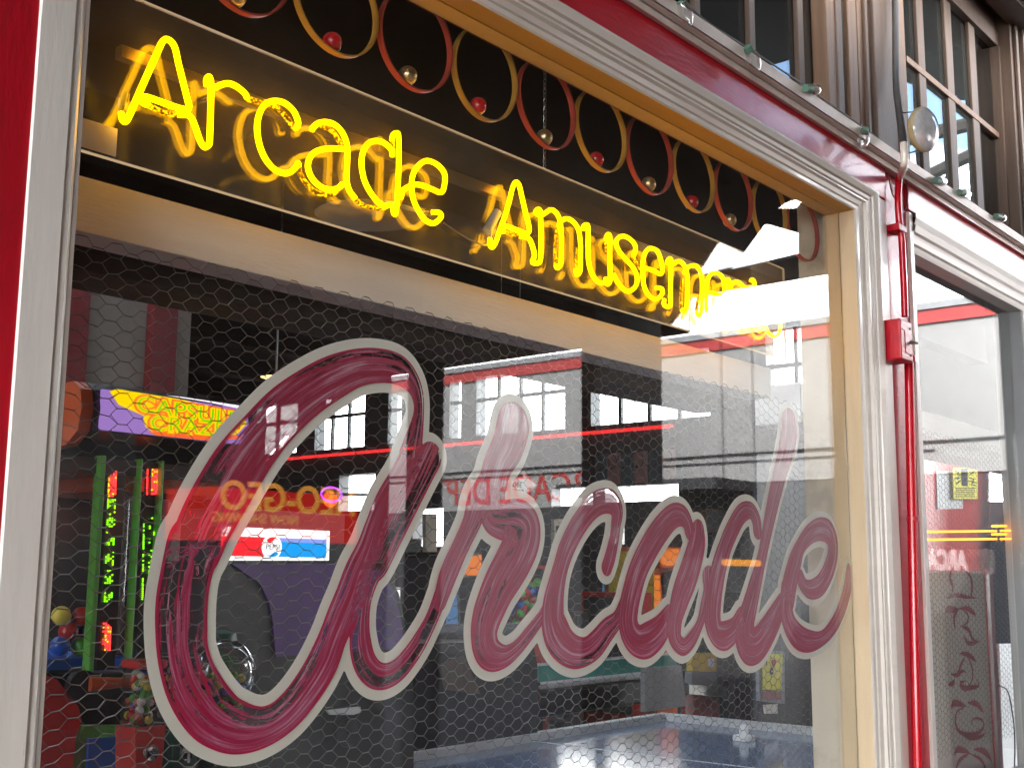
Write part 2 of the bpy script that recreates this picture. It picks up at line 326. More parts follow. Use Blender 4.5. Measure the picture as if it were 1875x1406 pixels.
# ------------------------------------------------------------------ the arcade building
B = thing('arcade_building', (0, 0, 0), 'shopfront building in red and white paint with brown timber windows above', 'building')
def member(prof, a0, a1, axis, mats, name, s0=0, s1=0, sign=1, par=B):
    """moulding: prof [(u,y,mi)], u outward from the opening; mitred by s0,s1 per unit u"""
    mb = MB(); n = len(prof)
    for k in range(n-1):
        q = []
        for (u, y, _), e in ((prof[k], 0), (prof[k], 1), (prof[k+1], 1), (prof[k+1], 0)):
            a = (a0+s0*u) if e == 0 else (a1+s1*u)
            q.append((a, y, member.org+sign*u) if axis == 'x' else (member.org+sign*u, y, a))
        mb.add(q, [(0, 1, 2, 3)], prof[k][2])
    return mb.build(name, mats, par)
CAS = [(0, .004, 1), (0, -.043, 0), (.006, -.047, 0), (.020, -.048, 0), (.024, -.042, 0), (.029, -.041, 0), (.032, -.047, 0), (.050, -.050, 0), (.056, -.058, 0), (.063, -.058, 0), (.067, -.051, 0),
       (.072, -.050, 0), (.075, -.057, 0), (.088, -.059, 0), (.092, -.052, 0), (.098, -.051, 0), (.101, -.060, 0), (.122, -.066, 0), (.132, -.066, 0), (.135, -.060, 0), (.135, -.02, 0)]
CAST = [(u*.63, y, mi) for u, y, mi in CAS]
member.org = GZ1; member(CAST, GX0, GX1, 'x', ['cream_trim', 'soffit_neonlit'], 'casing', -1.5, 1.6)
CASR = [(u*1.01, y, mi) for u, y, mi in CAS]
member.org = GX1; member(CASR, GZ0, GZ1, 'z', ['cream_trim', 'jamb_tan'], 'casing', 0, .63/1.01)
CASL = [(0, .004, 0), (0, -.022, 0), (.003, -.028, 0), (.009, -.028, 0), (.010, -.022, 0), (.0125, -.022, 0), (.0135, -.034, 0), (.020, -.040, 0), (.027, -.036, 0), (.0285, -.026, 0), (.0315, -.026, 0), (.033, -.046, 0), (.080, -.047, 0), (.082, -.043, 0), (.082, -.02, 0)]
member.org = GX0-.002; member(CASL, GZ0, 3.2, 'z', ['white_trim'], 'casing', 0, 0, -1)
# sill below the frame
MB().box(GX0-.1, GX1+.22, -.09, .03, GZ0-.08, GZ0).box(GX0-.1, 6, -.05, .10, 0, GZ0-.08, 1).build('stall_riser', ['white_trim', 'flat_red'], B, bevel=.004)
MB().box(-2.2, GX0-.084, -.043, .10, 0, 3.25).build('side_panel', 'flat_red', B)
# head panel behind the casing and the red fascia
MB().box(GX0-.08, 7, .0, .045, GZ1+.012, 2.85).box(GX1+.135, W2X0-.035, -.015, .06, 0, GZ1+.04).build('frame_core', 'cream_trim', B)
MB().box(GX0-.083, 3.452, -.046, -.001, FZ0, FZ1).build('fascia_band', 'gloss_red', B, bevel=.002)
MB().box(3.627, 7.5, -.046, -.001, FZ0+.012, FZ1).build('fascia_band', 'gloss_red', B, bevel=.002)
MB().box(3.4545, 3.6265, -.036, .0, 0, FZ1-.002).build('channel_board', 'gloss_red', B)
MB().box(3.627, 3.658, -.047, .0, 0, FZ0+.006).build('casing', 'white_trim', B, bevel=.002)
MB().box(GX1+.138, 3.4525, -.044, -.003, 0, FZ0-.003).build('casing', 'white_trim', B, bevel=.004)
# cornice
yy = [(166, -.052), (162, -.060), (151, -.062), (149, -.058), (148, -.064), (140, -.078), (137, -.080), (136.5, -.076), (134, -.086), (113, -.092)]
cpr = [(-.01, FZ1), (-.050, FZ1)]+[(y, float(at(1400, p, y)[2])) for p, y in yy]
ct = cpr[-1][1]; cpr += [(-.088, ct+.003), (.06, ct+.006), (.06, FZ1)]
MB().prism(cpr, GX0-.2, 7.6).build('cornice', 'white_trim', B)
# second window casing (top), narrower
CA2 = [(0, .02, 0), (0, -.035, 0), (.012, -.038, 0), (.016, -.032, 0), (.03, -.034, 0), (.034, -.044, 0), (.055, -.046, 0), (.06, -.038, 0), (.075, -.040, 0), (.08, -.050, 0), (.105, -.054, 0), (.11, -.05, 0), (.135, -.056, 0), (.155, -.056, 0), (.157, -.03, 0)]
CA2 = [(u*.8, y, mi) for u, y, mi in CA2]
member.org = FZ0+.010-.127; Z2 = member.org; member(CA2, 3.66, 7, 'x', ['cream_trim'], 'casing')
# shop window one
win = MB().box(GX0-.03, GX0+.0, .0, .05, GZ0, GZ1).box(GX1, GX1+.03, .006, .05, GZ0, GZ1).box(GX0, GX1, .008, .05, GZ1+.001, GZ1+.03).build('shop_window', 'jamb_tan', B)
MB().box(GX0+.001, GX1-.001, 0, .006, GZ0+.001, GZ1-.001).build('glass_pane', 'shop_glass', win)
win2 = MB().box(W2X1, W2X1+.012, -.03, .05, .9, Z2).box(3.66, W2X1, .012, .05, .88, .92).build('shop_window', 'mid_grey', B)
MB().box(3.659, W2X1-.001, .012, .018, .921, Z2-.001).build('glass_pane', 'shop_glass', win2)
MB().box(W2X1+.0125, 7.5, -.035, .08, 0, Z2).build('side_panel', 'pale_grey', B)
# ---- upper storey: timber posts, mullions and glazing
def pxbox(mb, px0, px1, py, yf, yb, z0, z1, mi=0):
    return mb.box(float(at(px0, py, yf)[0]), float(at(px1, py, yf)[0]), yf, yb, z0, z1, mi)
UZ0 = 2.87; UZ1 = 4.1
for a, b in ((1273, 1283.5), (1373, 1383.5), (1461.5, 1472)):
    pxbox(MB(), a, b, 60, .03, .0455, UZ0, UZ1).build('mullion', 'brown_wood', B, bevel=.003)
mb = MB(); pxbox(mb, 1514, 1531, 60, -.005, .0455, UZ0, UZ1); mb.build('window_post', 'light_wood', B, bevel=.004)
mb = MB(); pxbox(mb, 1531.5, 1543, 60, -.010, .0455, UZ0, UZ1); mb.build('window_post', 'brown_wood', B, bevel=.004)
mb = MB(); pxbox(mb, 1543.2, 1553, 60, .012, .12, UZ0, UZ1); mb.build('window_post', 'dark_grey', B, bevel=.002)  # dark fill that stands for the shadowy gap between the posts
for a, b, yf, mt in ((1553.2, 1569, -.004, 'light_wood'), (1570, 1584, .004, 'light_wood'), (1585, 1590, -.008, 'brown_wood'), (1591, 1600, .004, 'brown_wood'), (1600.6, 1640, -.012, 'brown_wood'), (1641, 1657, -.018, 'light_wood')):
    mb = MB(); pxbox(mb, a, b, 60, yf, .12, UZ0, UZ1); mb.build('window_post', mt, B, bevel=.004)
xa = float(at(1657.5, 60, .03)[0])
zm = float(at(1700, 141, .03)[2])
for a, b, p in ((1680, 1692, 60), (1731, 1743, 60), (1777, 1788, 120)):
    mb = MB(); pxbox(mb, a, b, p, .032, .0455, UZ0, UZ1); mb.build('mullion', 'brown_wood', B, bevel=.003)
xe = float(at(1843, 200, .0)[0])
MB().box(xa, xe, .028, .0455, zm-.012, zm+.012).build('transom', 'light_wood', B, bevel=.002)
zh = float(at(1790, 38, .0)[2])
MB().box(xa, xe, .015, .05, zh, zh+.06).box(xa, xe, .02, .10, zh+.06, 4.2).build('window_head', 'brown_wood', B, bevel=.003)
MB().box(xe-.02, xe-.001, .01, .10, UZ0, zh).box(xe, xe+.15, -.03, .10, UZ0+.02, 4.3).box(xe+.03, xe+.06, -.045, -.031, UZ0+.02, 4.2).box(xe+.09, xe+.15, -.055, -.031, UZ0+.02, 4.2).build('end_post', 'brown_wood', B, bevel=.003)
MB().box(float(at(1200, 0, .1)[0])-1, float(at(1514, 60, .05)[0]), .046, .050, UZ0, 4.2).build('upper_pane', 'upper_glass', B)
MB().box(xa, xe-.02, .046, .050, UZ0, zh).build('upper_pane', 'upper_glass', B)
zs = zh+.14
MB().box(3.0, xe+.2, -.42, .12, zs, zs+.05).box(3.0, xe+.2, -.46, -.40, zs-.06, zs+.10).box(3.0, xe+.2, -.12, -.02, zs-.05, zs-.001).build('eave_soffit', 'brown_wood', B, bevel=.004)
MB().box(.5, 7.5, .062, .16, 2.86, 2.90).build('upper_sill', 'dark_grey', B)
# upper room behind the glazing: dark boarded space
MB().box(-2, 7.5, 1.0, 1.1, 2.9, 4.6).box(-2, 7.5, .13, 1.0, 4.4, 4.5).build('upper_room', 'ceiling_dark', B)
# ---- inside: beam, ceiling, walls
bz0, bz1 = 2.126, 2.216
MB().box(.72, 3.243, .25, .33, bz0, bz1).build('window_beam', 'beam_paint', B, bevel=.002)
MB().box(.72, 3.22, .36, .50, bz0-.03, bz1+.01).build('window_beam', 'dark_wood', B)
mb = MB(); sk = [(-2.5, 3.0, 2.2, 4.5), (4.0, 11.0, .70, 1.45)]  # ceiling openings added out of view to brighten the hall
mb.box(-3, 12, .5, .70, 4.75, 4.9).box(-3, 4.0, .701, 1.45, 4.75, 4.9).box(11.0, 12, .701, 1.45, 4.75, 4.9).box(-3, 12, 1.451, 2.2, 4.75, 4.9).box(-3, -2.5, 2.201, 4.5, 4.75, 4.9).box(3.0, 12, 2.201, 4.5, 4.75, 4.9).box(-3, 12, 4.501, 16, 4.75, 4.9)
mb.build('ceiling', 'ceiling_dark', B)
for a_ in sk: MB().box(a_[0]+.01, a_[1]-.01, a_[2]+.01, a_[3]-.01, 4.80, 4.81).build('fill_skylight', 'fill_glazing', B)  # added frosted panes, unseen, spread sky light into the hall
for k in range(6):
    MB().box(-3, 12, 4.9+k*2.0, 5.15+k*2.0, 4.45, 4.75).build('roof_joist', 'dark_wood', B)
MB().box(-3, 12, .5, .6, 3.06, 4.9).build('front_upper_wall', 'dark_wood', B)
def holed(mb, X, th, y0, y1, z0, z1, holes, mi=0):
    ys = sorted({y0, y1, *[h[0] for h in holes], *[h[1] for h in holes]}); zs_ = sorted({z0, z1, *[h[2] for h in holes], *[h[3] for h in holes]})
    def solid(i, j):
        if i < 0 or j < 0 or i >= len(ys)-1 or j >= len(zs_)-1: return False
        a, b = (ys[i]+ys[i+1])/2, (zs_[j]+zs_[j+1])/2
        return not any(h[0] < a < h[1] and h[2] < b < h[3] for h in holes)
    for i in range(len(ys)-1):
        for j in range(len(zs_)-1):
            if not solid(i, j): continue
            a, b, c, d = ys[i], ys[i+1], zs_[j], zs_[j+1]
            mb.add([(X, a, c), (X, b, c), (X, b, d), (X, a, d)], [(0, 1, 2, 3)], mi); mb.add([(X+th, a, c), (X+th, b, c), (X+th, b, d), (X+th, a, d)], [(3, 2, 1, 0)], mi)
            if not solid(i-1, j): mb.add([(X, a, c), (X+th, a, c), (X+th, a, d), (X, a, d)], [(0, 1, 2, 3)], mi)
            if not solid(i+1, j): mb.add([(X, b, c), (X+th, b, c), (X+th, b, d), (X, b, d)], [(3, 2, 1, 0)], mi)
            if not solid(i, j-1): mb.add([(X, a, c), (X+th, a, c), (X+th, b, c), (X, b, c)], [(3, 2, 1, 0)], mi)
            if not solid(i, j+1): mb.add([(X, a, d), (X+th, a, d), (X+th, b, d), (X, b, d)], [(0, 1, 2, 3)], mi)
    return mb
WX = 12.0
def wy(px, py=750): return float(at(px, py, WX, 0)[1])
def wz(px, py): return float(at(px, py, WX, 0)[2])
zs0, zs1, zmid = wz(1082, 780), wz(1082, 664), wz(1081, 709)
HOL = [(wy(1514), wy(1405), zs0+.15, zs1+.12), (wy(1300), wy(1082), zs0, zs1), (wy(1034), wy(872), zs0, zs1), (wy(844), wy(823), zs0, zs1), (wy(735), wy(711), zs0, zs1), (wy(668), wy(578), zs0, zs1), (wy(545), wy(470), zs0, zs1)]
LOW = [(wy(1240), wy(1090), wz(1160, 918), wz(1160, 888)), (wy(1085), wy(1010), wz(1050, 925), wz(1050, 892)), (wy(815), wy(760), wz(790, 1000), wz(790, 930)), (wy(690), wy(625), wz(650, 935), wz(650, 868)), (wy(1840), wy(1760), wz(1800, 930), wz(1800, 850))]
holed(MB(), WX, .2, .45, 16, 0, 4.9, HOL+LOW).build('gallery_wall', 'dark_grey', B)
for h in HOL:
    fr = MB().box(WX+.02, WX+.06, h[0]+.002, h[1]-.002, zmid-.025, zmid+.025); nm = max(0, round((h[1]-h[0])/.42)-1)
    for k in range(nm):
        y = h[0]+(h[1]-h[0])*(k+1)/(nm+1); fr.box(WX+.015, WX+.065, y-.022, y+.022, h[2]+.002, h[3]-.002)
    fo = fr.build('clerestory_window', 'dark_grey', B)
    MB().box(WX+.07, WX+.076, h[0]+.001, h[1]-.001, h[2]+.001, h[3]-.001).build('pane', 'far_glass', fo)
MB().box(-3, WX+.2, 16, 16.2, 0, 4.9).build('back_wall', 'deep_red', B)
MB().box(-3.2, -3, .45, 16, 0, 4.9).build('side_wall', 'deep_red', B)
# partition at the left with red pilaster
py0 = 3.6
xs = [float(at(p, 600, py0)[0]) for p in (60, 137, 150, 268, 312, 345)]
pz_ = float(at(200, 372, py0)[2])
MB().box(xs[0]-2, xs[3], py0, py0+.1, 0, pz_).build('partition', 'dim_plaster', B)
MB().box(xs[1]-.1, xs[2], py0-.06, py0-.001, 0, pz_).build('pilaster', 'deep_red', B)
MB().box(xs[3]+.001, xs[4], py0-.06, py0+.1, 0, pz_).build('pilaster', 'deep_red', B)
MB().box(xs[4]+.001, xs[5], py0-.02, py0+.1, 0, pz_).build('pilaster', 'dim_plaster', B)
# plaster return wall and pipe at the right end of the big window
ry = float(at(1478, 1000, 3.245, 0)[1]); rx = 3.245
MB().box(rx, 3.40, .052, ry, 0, 3.0).build('return_wall', 'plaster', B)
pz = float(at(1530, 880, rx-.012, 0)[1]); MB().tube([(rx-.014, pz, 0), (rx-.014, pz, 2.18)], .006).tube([(rx-.014, pz, 2.16), (rx-.014, pz-.02, 2.162)], .009).build('wall_pipe', 'plaster', B)
# interior second room wall (seen in second window): red panelled back
holed_y = 1.6
# ------------------------------------------------------------------ painted word on the glass
CA = (240, 600, .32); CBq = (240, 956, .32); CC = (800, 720, 440/1146); CD = (1100, 740, 480/1298)
def pairs(c, s): return [tuple((c[0]+c[2]*float(a[0]), c[1]+c[2]*float(a[1])) for a in (q.split('|')[0].split(','), q.split('|')[1].split(','))) for q in s.split()]
A1 = pairs(CA, '1660,720|1535,745 1675,520|1612,500 1673,400|1605,380 1640,270|1560,335 1560,165|1500,315 1420,118|1420,315 1250,130|1330,330 1080,190|1220,385 920,285|1100,460 760,410|980,560 620,555|860,700 480,735|770,820 370,915|680,960 280,1090|590,1110 215,1250|520,1260')
A1 += pairs(CBq, '200,150|510,130 165,300|460,300 140,450|440,450 138,600|435,600 150,750|440,740 185,900|480,880 240,1020|540,980 310,1130|600,1040 400,1220|650,1062 500,1280|700,1065 620,1305|740,1060 740,1290|780,1050 850,1240|830,1020 940,1170|890,960 1020,1080|950,880 1100,970|1010,780 1160,860|1060,680 1200,740|1110,570 1240,640|1160,450 1290,520|1210,330 1330,380|1260,200 1390,220|1310,90')
A1 += pairs(CA, '1450,1150|1340,1120 1510,1010|1400,970 1590,860|1480,850 1650,740|1535,760')
A2 = pairs(CA, '1650,705|1770,780 1600,830|1700,920 1530,970|1620,1080 1450,1130|1540,1240 1380,1290|1460,1400')
A2 += pairs(CBq, '1320,300|1425,300 1285,430|1375,450 1260,580|1363,590 1250,700|1375,700 1275,830|1400,775 1340,920|1440,815 1430,950|1480,810 1520,915|1530,775 1600,835|1580,710 1670,730|1640,620 1735,600|1700,510 1800,450|1760,350')
R1 = pairs(CC, '25,1035|0,950 60,920|50,800 120,790|100,680 175,680|150,560 205,600|190,440 325,450|195,430 345,380|215,360 370,320|240,300 410,260|265,230 438,170|285,150')
R2 = pairs(CC, '300,500|205,560 310,560|215,620 350,550|260,665 420,538|320,685 478,580|345,700 483,650|330,740 455,740|300,800 415,810|265,870 370,890|225,940 330,980|190,1020 300,1060|167,1090 285,1120|162,1170 290,1170|180,1260 310,1200|230,1300 345,1205|310,1298 390,1170|380,1250 440,1105|440,1180 490,1035|505,1095 530,960|560,1000')
R3 = pairs(CC, '195,430|325,450 180,500|325,505 200,570|330,545')
C1 = pairs(CC, '785,820|835,835 800,780|850,780 820,700|865,700 830,630|875,620 835,590|883,560 825,565|878,520 800,555|850,475 770,570|800,462 735,600|750,480 700,650|700,530 660,720|650,600 630,800|600,690 610,880|565,790 600,960|535,880 598,1040|510,970 605,1100|500,1060 630,1160|510,1130 660,1190|550,1210 700,1200|610,1265 740,1180|680,1280 780,1130|740,1255 820,1070|800,1190 860,1030|860,1120')
C1 += pairs(CD, '115,930|130,1010')
D1 = pairs(CD, '455,620|425,660 440,550|418,625 400,495|400,605 340,495|370,615 270,560|320,680 205,660|265,770 155,760|222,860 122,860|197,950 98,960|182,1030 88,1060|180,1085 105,1150|195,1125 150,1222|225,1125 205,1240|265,1090 270,1190|310,1050 330,1095|345,990')
D2 = pairs(CD, '450,625|510,625 440,690|515,680 415,770|500,760 385,860|475,840 355,950|440,930 335,1050|405,1040 330,1130|395,1120 350,1190|400,1160 395,1235|425,1168 450,1205|450,1120 500,1110|480,1060 530,1030|505,960 545,950|515,890 560,880|505,830')
E1 = pairs(CD, '795,620|758,640 785,550|752,590 745,485|735,566 690,490|700,595 635,570|665,670 595,660|635,750 560,760|612,850 535,860|598,940 518,960|592,1010 516,1060|592,1080 540,1150|605,1115 590,1200|640,1090 650,1165|675,1055 690,1100|700,1000')
E2 = pairs(CD, '898,90|965,90 895,150|970,150 882,230|950,230 862,320|920,330 835,440|890,440 812,550|862,560 795,650|838,670 770,780|812,790 738,890|792,890 705,1000|772,990 678,1090|757,1070 668,1170|757,1120 690,1240|775,1143 745,1260|800,1120 800,1205|835,1060 850,1120|870,990 895,1030|895,930')
G1 = pairs(CD, '890,980|955,950 905,880|970,870 935,760|990,790 975,665|1005,735 1030,592|1035,695 1085,563|1075,673 1135,578|1110,682 1162,640|1130,720 1165,720|1127,780 1145,815|1100,850 1110,900|1060,888 1060,950|1025,882 1010,940|1005,860 978,890|992,820')
G2 = pairs(CD, '895,930|960,900 888,1010|948,1000 905,1100|962,1070 945,1175|1000,1118 1010,1212|1045,1130 1090,1200|1090,1120 1150,1145|1135,1070 1195,1065|1170,1000 1230,960|1198,920 1245,870|1212,850 1232,805|1218,800')
H = .0035; OX, OZ = .86, 1.2; NXg, NZg = int(2.55/H), int(.95/H)
gx = OX+np.arange(NXg)*H; gz = OZ+np.arange(NZg)*H
def field(strokes):
    sdf = np.full((NXg, NZg), 1.0); su = np.zeros((NXg, NZg)); tv = np.zeros((NXg, NZg))
    for k, st in enumerate(strokes):
        P = []
        for a, b in st:
            A_, B_ = at(*a, .008), at(*b, .008); P.append(Vector(((A_[0]+B_[0])/2, (A_[2]+B_[2])/2, math.hypot(A_[0]-B_[0], A_[2]-B_[2])/2)))
        Q = catmull(P, 10); cum = k*7.3
        for i, q in enumerate(Q):
            a = Q[max(0, i-1)]; b = Q[min(len(Q)-1, i+1)]; t = Vector((b.x-a.x, b.y-a.y)); t = t.normalized() if t.length > 1e-9 else Vector((1, 0))
            if i: cum += math.hypot(q.x-Q[i-1].x, q.y-Q[i-1].y)
            R = q.z+.03; i0, i1 = max(0, int((q.x-R-OX)/H)), min(NXg, int((q.x+R-OX)/H)+2); j0, j1 = max(0, int((q.y-R-OZ)/H)), min(NZg, int((q.y+R-OZ)/H)+2)
            dx = gx[i0:i1, None]-q.x; dz = gz[None, j0:j1]-q.y; d = np.sqrt(dx*dx+dz*dz)-q.z
            sub = sdf[i0:i1, j0:j1]; msk = d < sub
            # the across coordinate comes from the sample nearest along the stroke
            al = np.abs(dx*t.x+dz*t.y)
            sub[msk] = d[msk]
            key = best[i0:i1, j0:j1]; mk = (al < key) & (d < .004)
            key[mk] = al[mk]; su[i0:i1, j0:j1][mk] = (cum+dx*t.x+dz*t.y)[mk]; tv[i0:i1, j0:j1][mk] = ((-dx*t.y+dz*t.x)/max(q.z, .005))[mk]
    return sdf, su, tv
def fillmesh(F, U, V, Y, name, mat, parent, label=None):
    ins = F < 0; mb = MB(); mb.uv = []; key = {}
    def vert(k, x, z, u, v):
        if k not in key: key[k] = len(mb.v); mb.v.append((x, Y, z)); mb.uv.append((u, v))
        return key[k]
    any_ = ins[:-1, :-1] | ins[1:, :-1] | ins[:-1, 1:] | ins[1:, 1:]
    for i, j in zip(*np.nonzero(any_)):
        cs = ((i, j), (i+1, j), (i+1, j+1), (i, j+1)); poly = []
        for k in range(4):
            a, b = cs[k], cs[(k+1) % 4]; fa, fb = F[a], F[b]
            if fa < 0: poly.append(vert(a, gx[a[0]], gz[a[1]], U[a], V[a]))
            if (fa < 0) != (fb < 0):
                t = fa/(fa-fb); src = a if fa < 0 else b
                poly.append(vert((min(a, b), max(a, b)), gx[a[0]]*(1-t)+gx[b[0]]*t, gz[a[1]]*(1-t)+gz[b[1]]*t, U[src], V[src]))
        if len(poly) > 2: mb.f.append(tuple(poly)); mb.mi.append(0); mb.smooth.append(False)
    return mb.build(name, mat, parent, label=label)
ALL = None; LET = [([A1, A2], 'brush_worn', 'very large worn crimson capital letter A'), ([R1, R3, R2], 'brush_mid', 'brushed crimson letter r'), ([C1], 'brush_mid', 'brushed crimson letter c'), ([D1, D2], 'brush_good', 'brushed crimson small letter a'), ([E1, E2], 'brush_good', 'brushed crimson letter d with tall stem'), ([G1, G2], 'brush_good', 'brushed crimson letter e')]
fields = []
for st, mt, lb in LET:
    best = np.full((NXg, NZg), 9.0); f, u, v = field(st); fields.append((f, u, v)); ALL = f if ALL is None else np.minimum(ALL, f)
outl = np.maximum(ALL-.0165, -(ALL+.003))
ow = fillmesh(outl, ALL*0, ALL*0, .0100, 'painted_outline', 'outline_cream', win, 'cream outline round the painted word Arcade')
for k, ((st, mt, lb), (f, u, v)) in enumerate(zip(LET, fields)):
    fillmesh(f, u, v, .0078-.0002*k, 'painted_letter', mt, win, lb)
# ------------------------------------------------------------------ neon sign
NY = .102; BY = .1255
ns = thing('neon_sign', at(760, 400, BY), 'yellow neon sign reading Arcade Amusements on a clear acrylic board', 'neon sign')
K1 = (200, 50, 320/1875); K2 = (440, 150, 400/1875); K3 = (840, 310, 400/1875); K4 = (1100, 400, 400/1875)
def npts(k, s):
    out = []
    for q in s.split():
        a = [float(t) for t in q.split(',')]; dy = a[2] if len(a) > 2 else 0
        p = at(k[0]+k[2]*a[0], k[1]+k[2]*a[1], NY+dy*.0006); out.append(p)
    return out
TR = .0049
LIT = [(K1, '130,930,24 140,985,8 170,1015,0 210,960 290,780 360,620 450,420 540,220 572,160 612,132 660,155 705,225 740,380 790,580 835,760 855,850 838,885 795,882 700,855 560,805 430,760 378,752 350,775,6 362,812,16 420,835,20'),
 (K1, '730,935,14 780,940,6 840,942,0 890,990 930,1090 975,1220 1018,1285 1060,1270 1076,1220 1085,1000 1090,800 1093,620 1080,545,2 1062,538,9 1042,580,16 1052,640,18'),
 (K1, '1130,655,6 1190,625,0 1270,605 1350,630 1420,680 1460,720 1476,755,8'),
 (K2, '470,400,14 488,385,2 495,340,0 455,250 380,185 300,165 230,185 180,240 150,330 145,430 170,560 220,670 290,750 370,785 430,775 480,730 495,700,6 500,720,16'),
 (K2, '615,415,10 625,395,2 665,360,0 730,345 810,370 870,430 910,520 920,640 915,760 915,860 940,940 985,1000,4'),
 (K2, '885,580,8 865,576,0 740,575 650,600 600,650 580,720 600,800 650,870 720,915 800,925 850,905 875,880,10'),
 (K2, '1305,640,8 1300,590,0 1240,530 1170,508 1100,530 1055,600 1040,700 1060,830 1110,940 1180,1030 1240,1065 1295,1050,6'),
 (K2, '1300,510,14 1310,460,8 1338,443,2 1358,470,0 1360,700 1350,950 1335,1120 1318,1128,8 1312,1085,14'),
 (K2, '1372,1010,12 1400,930,8 1490,885,2 1560,890,0 1640,920 1720,950 1748,905 1755,800 1710,730 1650,690 1590,680 1530,720 1485,790 1470,880 1480,990 1520,1090 1580,1180 1650,1215 1700,1190 1725,1150 1700,1122,8 1640,1120,22'),
 (K3, '268,600,26 266,640,10 287,670,0 320,620 350,530 390,420 430,290 462,160 490,112 518,140 540,230 570,360 600,480 605,530 578,552 520,530 440,500 400,490 378,510,8 385,540,16'),
 (K3, '520,575,12 560,580,2 605,600,0 632,660 650,740 632,790 650,808 695,795 705,700 705,550 702,400 698,358,4 680,345,10 660,370,14 690,392,10 730,385,4 790,348,0 840,380 870,450 880,560 880,700 876,800 850,848 832,825,8'),
 (K3, '855,480,12 880,445,4 930,425,0 990,460 1030,530 1045,650 1045,780 1042,870 1015,908 1005,860,10'),
 (K3, '1065,520,12 1072,490,4 1092,478,0 1110,500 1110,650 1115,800 1150,910 1200,970 1250,972 1262,940,4 1268,985,4 1298,960,0 1297,800 1297,650 1297,580 1280,560 1262,600,10'),
 (K3, '1495,745,12 1510,720,2 1515,660,0 1480,610 1420,575 1370,590 1350,640 1380,710 1440,780 1500,850 1530,930 1520,1000 1470,1045 1420,1035 1370,980 1325,900,6'),
 (K3, '1560,850,10 1600,850,2 1670,870,0 1730,900 1748,860 1735,780 1700,700 1640,680 1600,720 1580,800 1580,900 1590,1000 1630,1080 1690,1115 1740,1080 1745,1030,2 1710,1018,8 1690,1020,18'),
 (K4, '545,700,24 542,735,10 560,755,2 592,752,0 600,700 600,560 602,420 604,362,4 590,345,10 572,380,12 620,395,6 655,370,0 690,375 730,430 745,520 745,650 740,740 718,800 690,780,8'),
 (K4, '715,470,12 745,425,4 775,408,0 820,410 860,470 870,560 867,700 862,800 838,838 822,800,8'),
 (K4, '900,640,6 950,640,0 1010,652 1055,640 1060,590 1045,510 1000,470 950,475 915,540 905,640 905,760 925,850 965,900 1010,900,2'),
 (K4, '1072,560,12 1085,525,4 1102,540,0 1104,650 1104,800 1104,920 1100,940,6'),
 (K4, '1112,600,8 1130,560,2 1165,545,0 1210,570 1238,640 1240,760 1237,900 1210,955 1195,930,8'),
 (K4, '1285,545,10 1300,525,2 1320,560,0 1325,700 1325,850 1338,950 1368,962 1385,930,8'),
 (K4, '1245,592,2 1300,590,0 1350,600,2'),
 (K4, '1480,735,10 1520,700,2 1523,650,0 1480,630 1430,640 1415,690 1440,760 1500,830 1540,900 1532,980 1490,1012 1440,982 1408,915,6')]
DARK = [(K1, '415,838,20 500,880,20 600,920,20 730,938,14'), (K1, '1476,755,8 1560,785,18 1700,810,20'), (K2, '60,150,20 130,170,20 220,190,20 300,215,20 370,275,20 420,340,20 455,395,16'),
 (K2, '500,715,16 510,775,20 550,850,20 610,920,20 690,962,20 790,965,16 850,915,12'), (K2, '700,385,18 770,410,20 830,480,20 868,545,14'), (K2, '985,1002,5 1040,1050,16 1130,1080,18 1240,1092,14'), (K2, '1305,490,14 1308,540,16 1306,600,12'), (K2, '1318,1128,8 1375,1020,14 1400,930,10'),
 (K3, '385,535,16 450,550,18 520,572,14'), (K3, '832,825,8 830,700,18 838,570,18 852,480,12'), (K3, '1005,860,10 1012,760,18 1020,680,16'), (K3, '1262,605,10 1268,680,18 1275,760,16'), (K3, '1495,750,12 1525,810,16 1555,855,10'),
 (K4, '690,780,8 690,650,18 700,520,14'), (K4, '822,800,8 828,740,16 840,680,16'), (K4, '1195,930,8 1205,840,16 1208,740,16')]
for k, s in LIT: MB().tube(npts(k, s), TR, 10, 0, 7).build('neon_tube', 'neon_yellow', ns)
for k, s in DARK: MB().tube(npts(k, s), TR*.93, 8, 0, 6).build('blocked_tube', 'neon_block', ns)
# electrodes, wire and glass supports
for (k, a, b) in ((K1, (132, 925), (175, 720)), (K3, (268, 595), (320, 370)), (K4, (545, 690), (575, 600)), (K2, (1640, 1118), (1440, 1095))):
    p, q = at(k[0]+k[2]*a[0], k[1]+k[2]*a[1], NY+.026), at(k[0]+k[2]*b[0], k[1]+k[2]*b[1], NY+.030)
    MB().tube([p, q], .0075, 10).build('electrode', 'clear_tube', ns); MB().tube([p+(q-p)*.35, q], .0045, 8).build('electrode_cap', 'steel', ns)
p0 = at(840+.2133*240, 310+.2133*535, NY+.02); p1 = at(840+.2133*330, 310+.2133*370, NY+.024); MB().tube([p0, p1], .010, 10).build('rubber_boot', 'mid_grey', ns)
wpx = [(812, 408), (838, 426), (862, 440), (888, 449), (897, 440), (900, 425)]
MB().tube([at(a, b, NY+.01) for a, b in wpx], .0016, 6, 0, 5).build('jumper_wire', 'steel', ns)
for k, a in ((K1, (1080, 760)), (K2, (150, 430)), (K2, (915, 760)), (K2, (1360, 760)), (K3, (705, 560)), (K3, (1110, 650)), (K4, (345, 420)), (K4, (745, 600)), (K4, (905, 760)), (K4, (1325, 760))):
    p = at(k[0]+k[2]*a[0], k[1]+k[2]*a[1], NY); MB().tube([(p[0], NY+.005, p[2]), (p[0], BY, p[2])], .0035, 8).build('glass_support', 'clear_tube', ns)
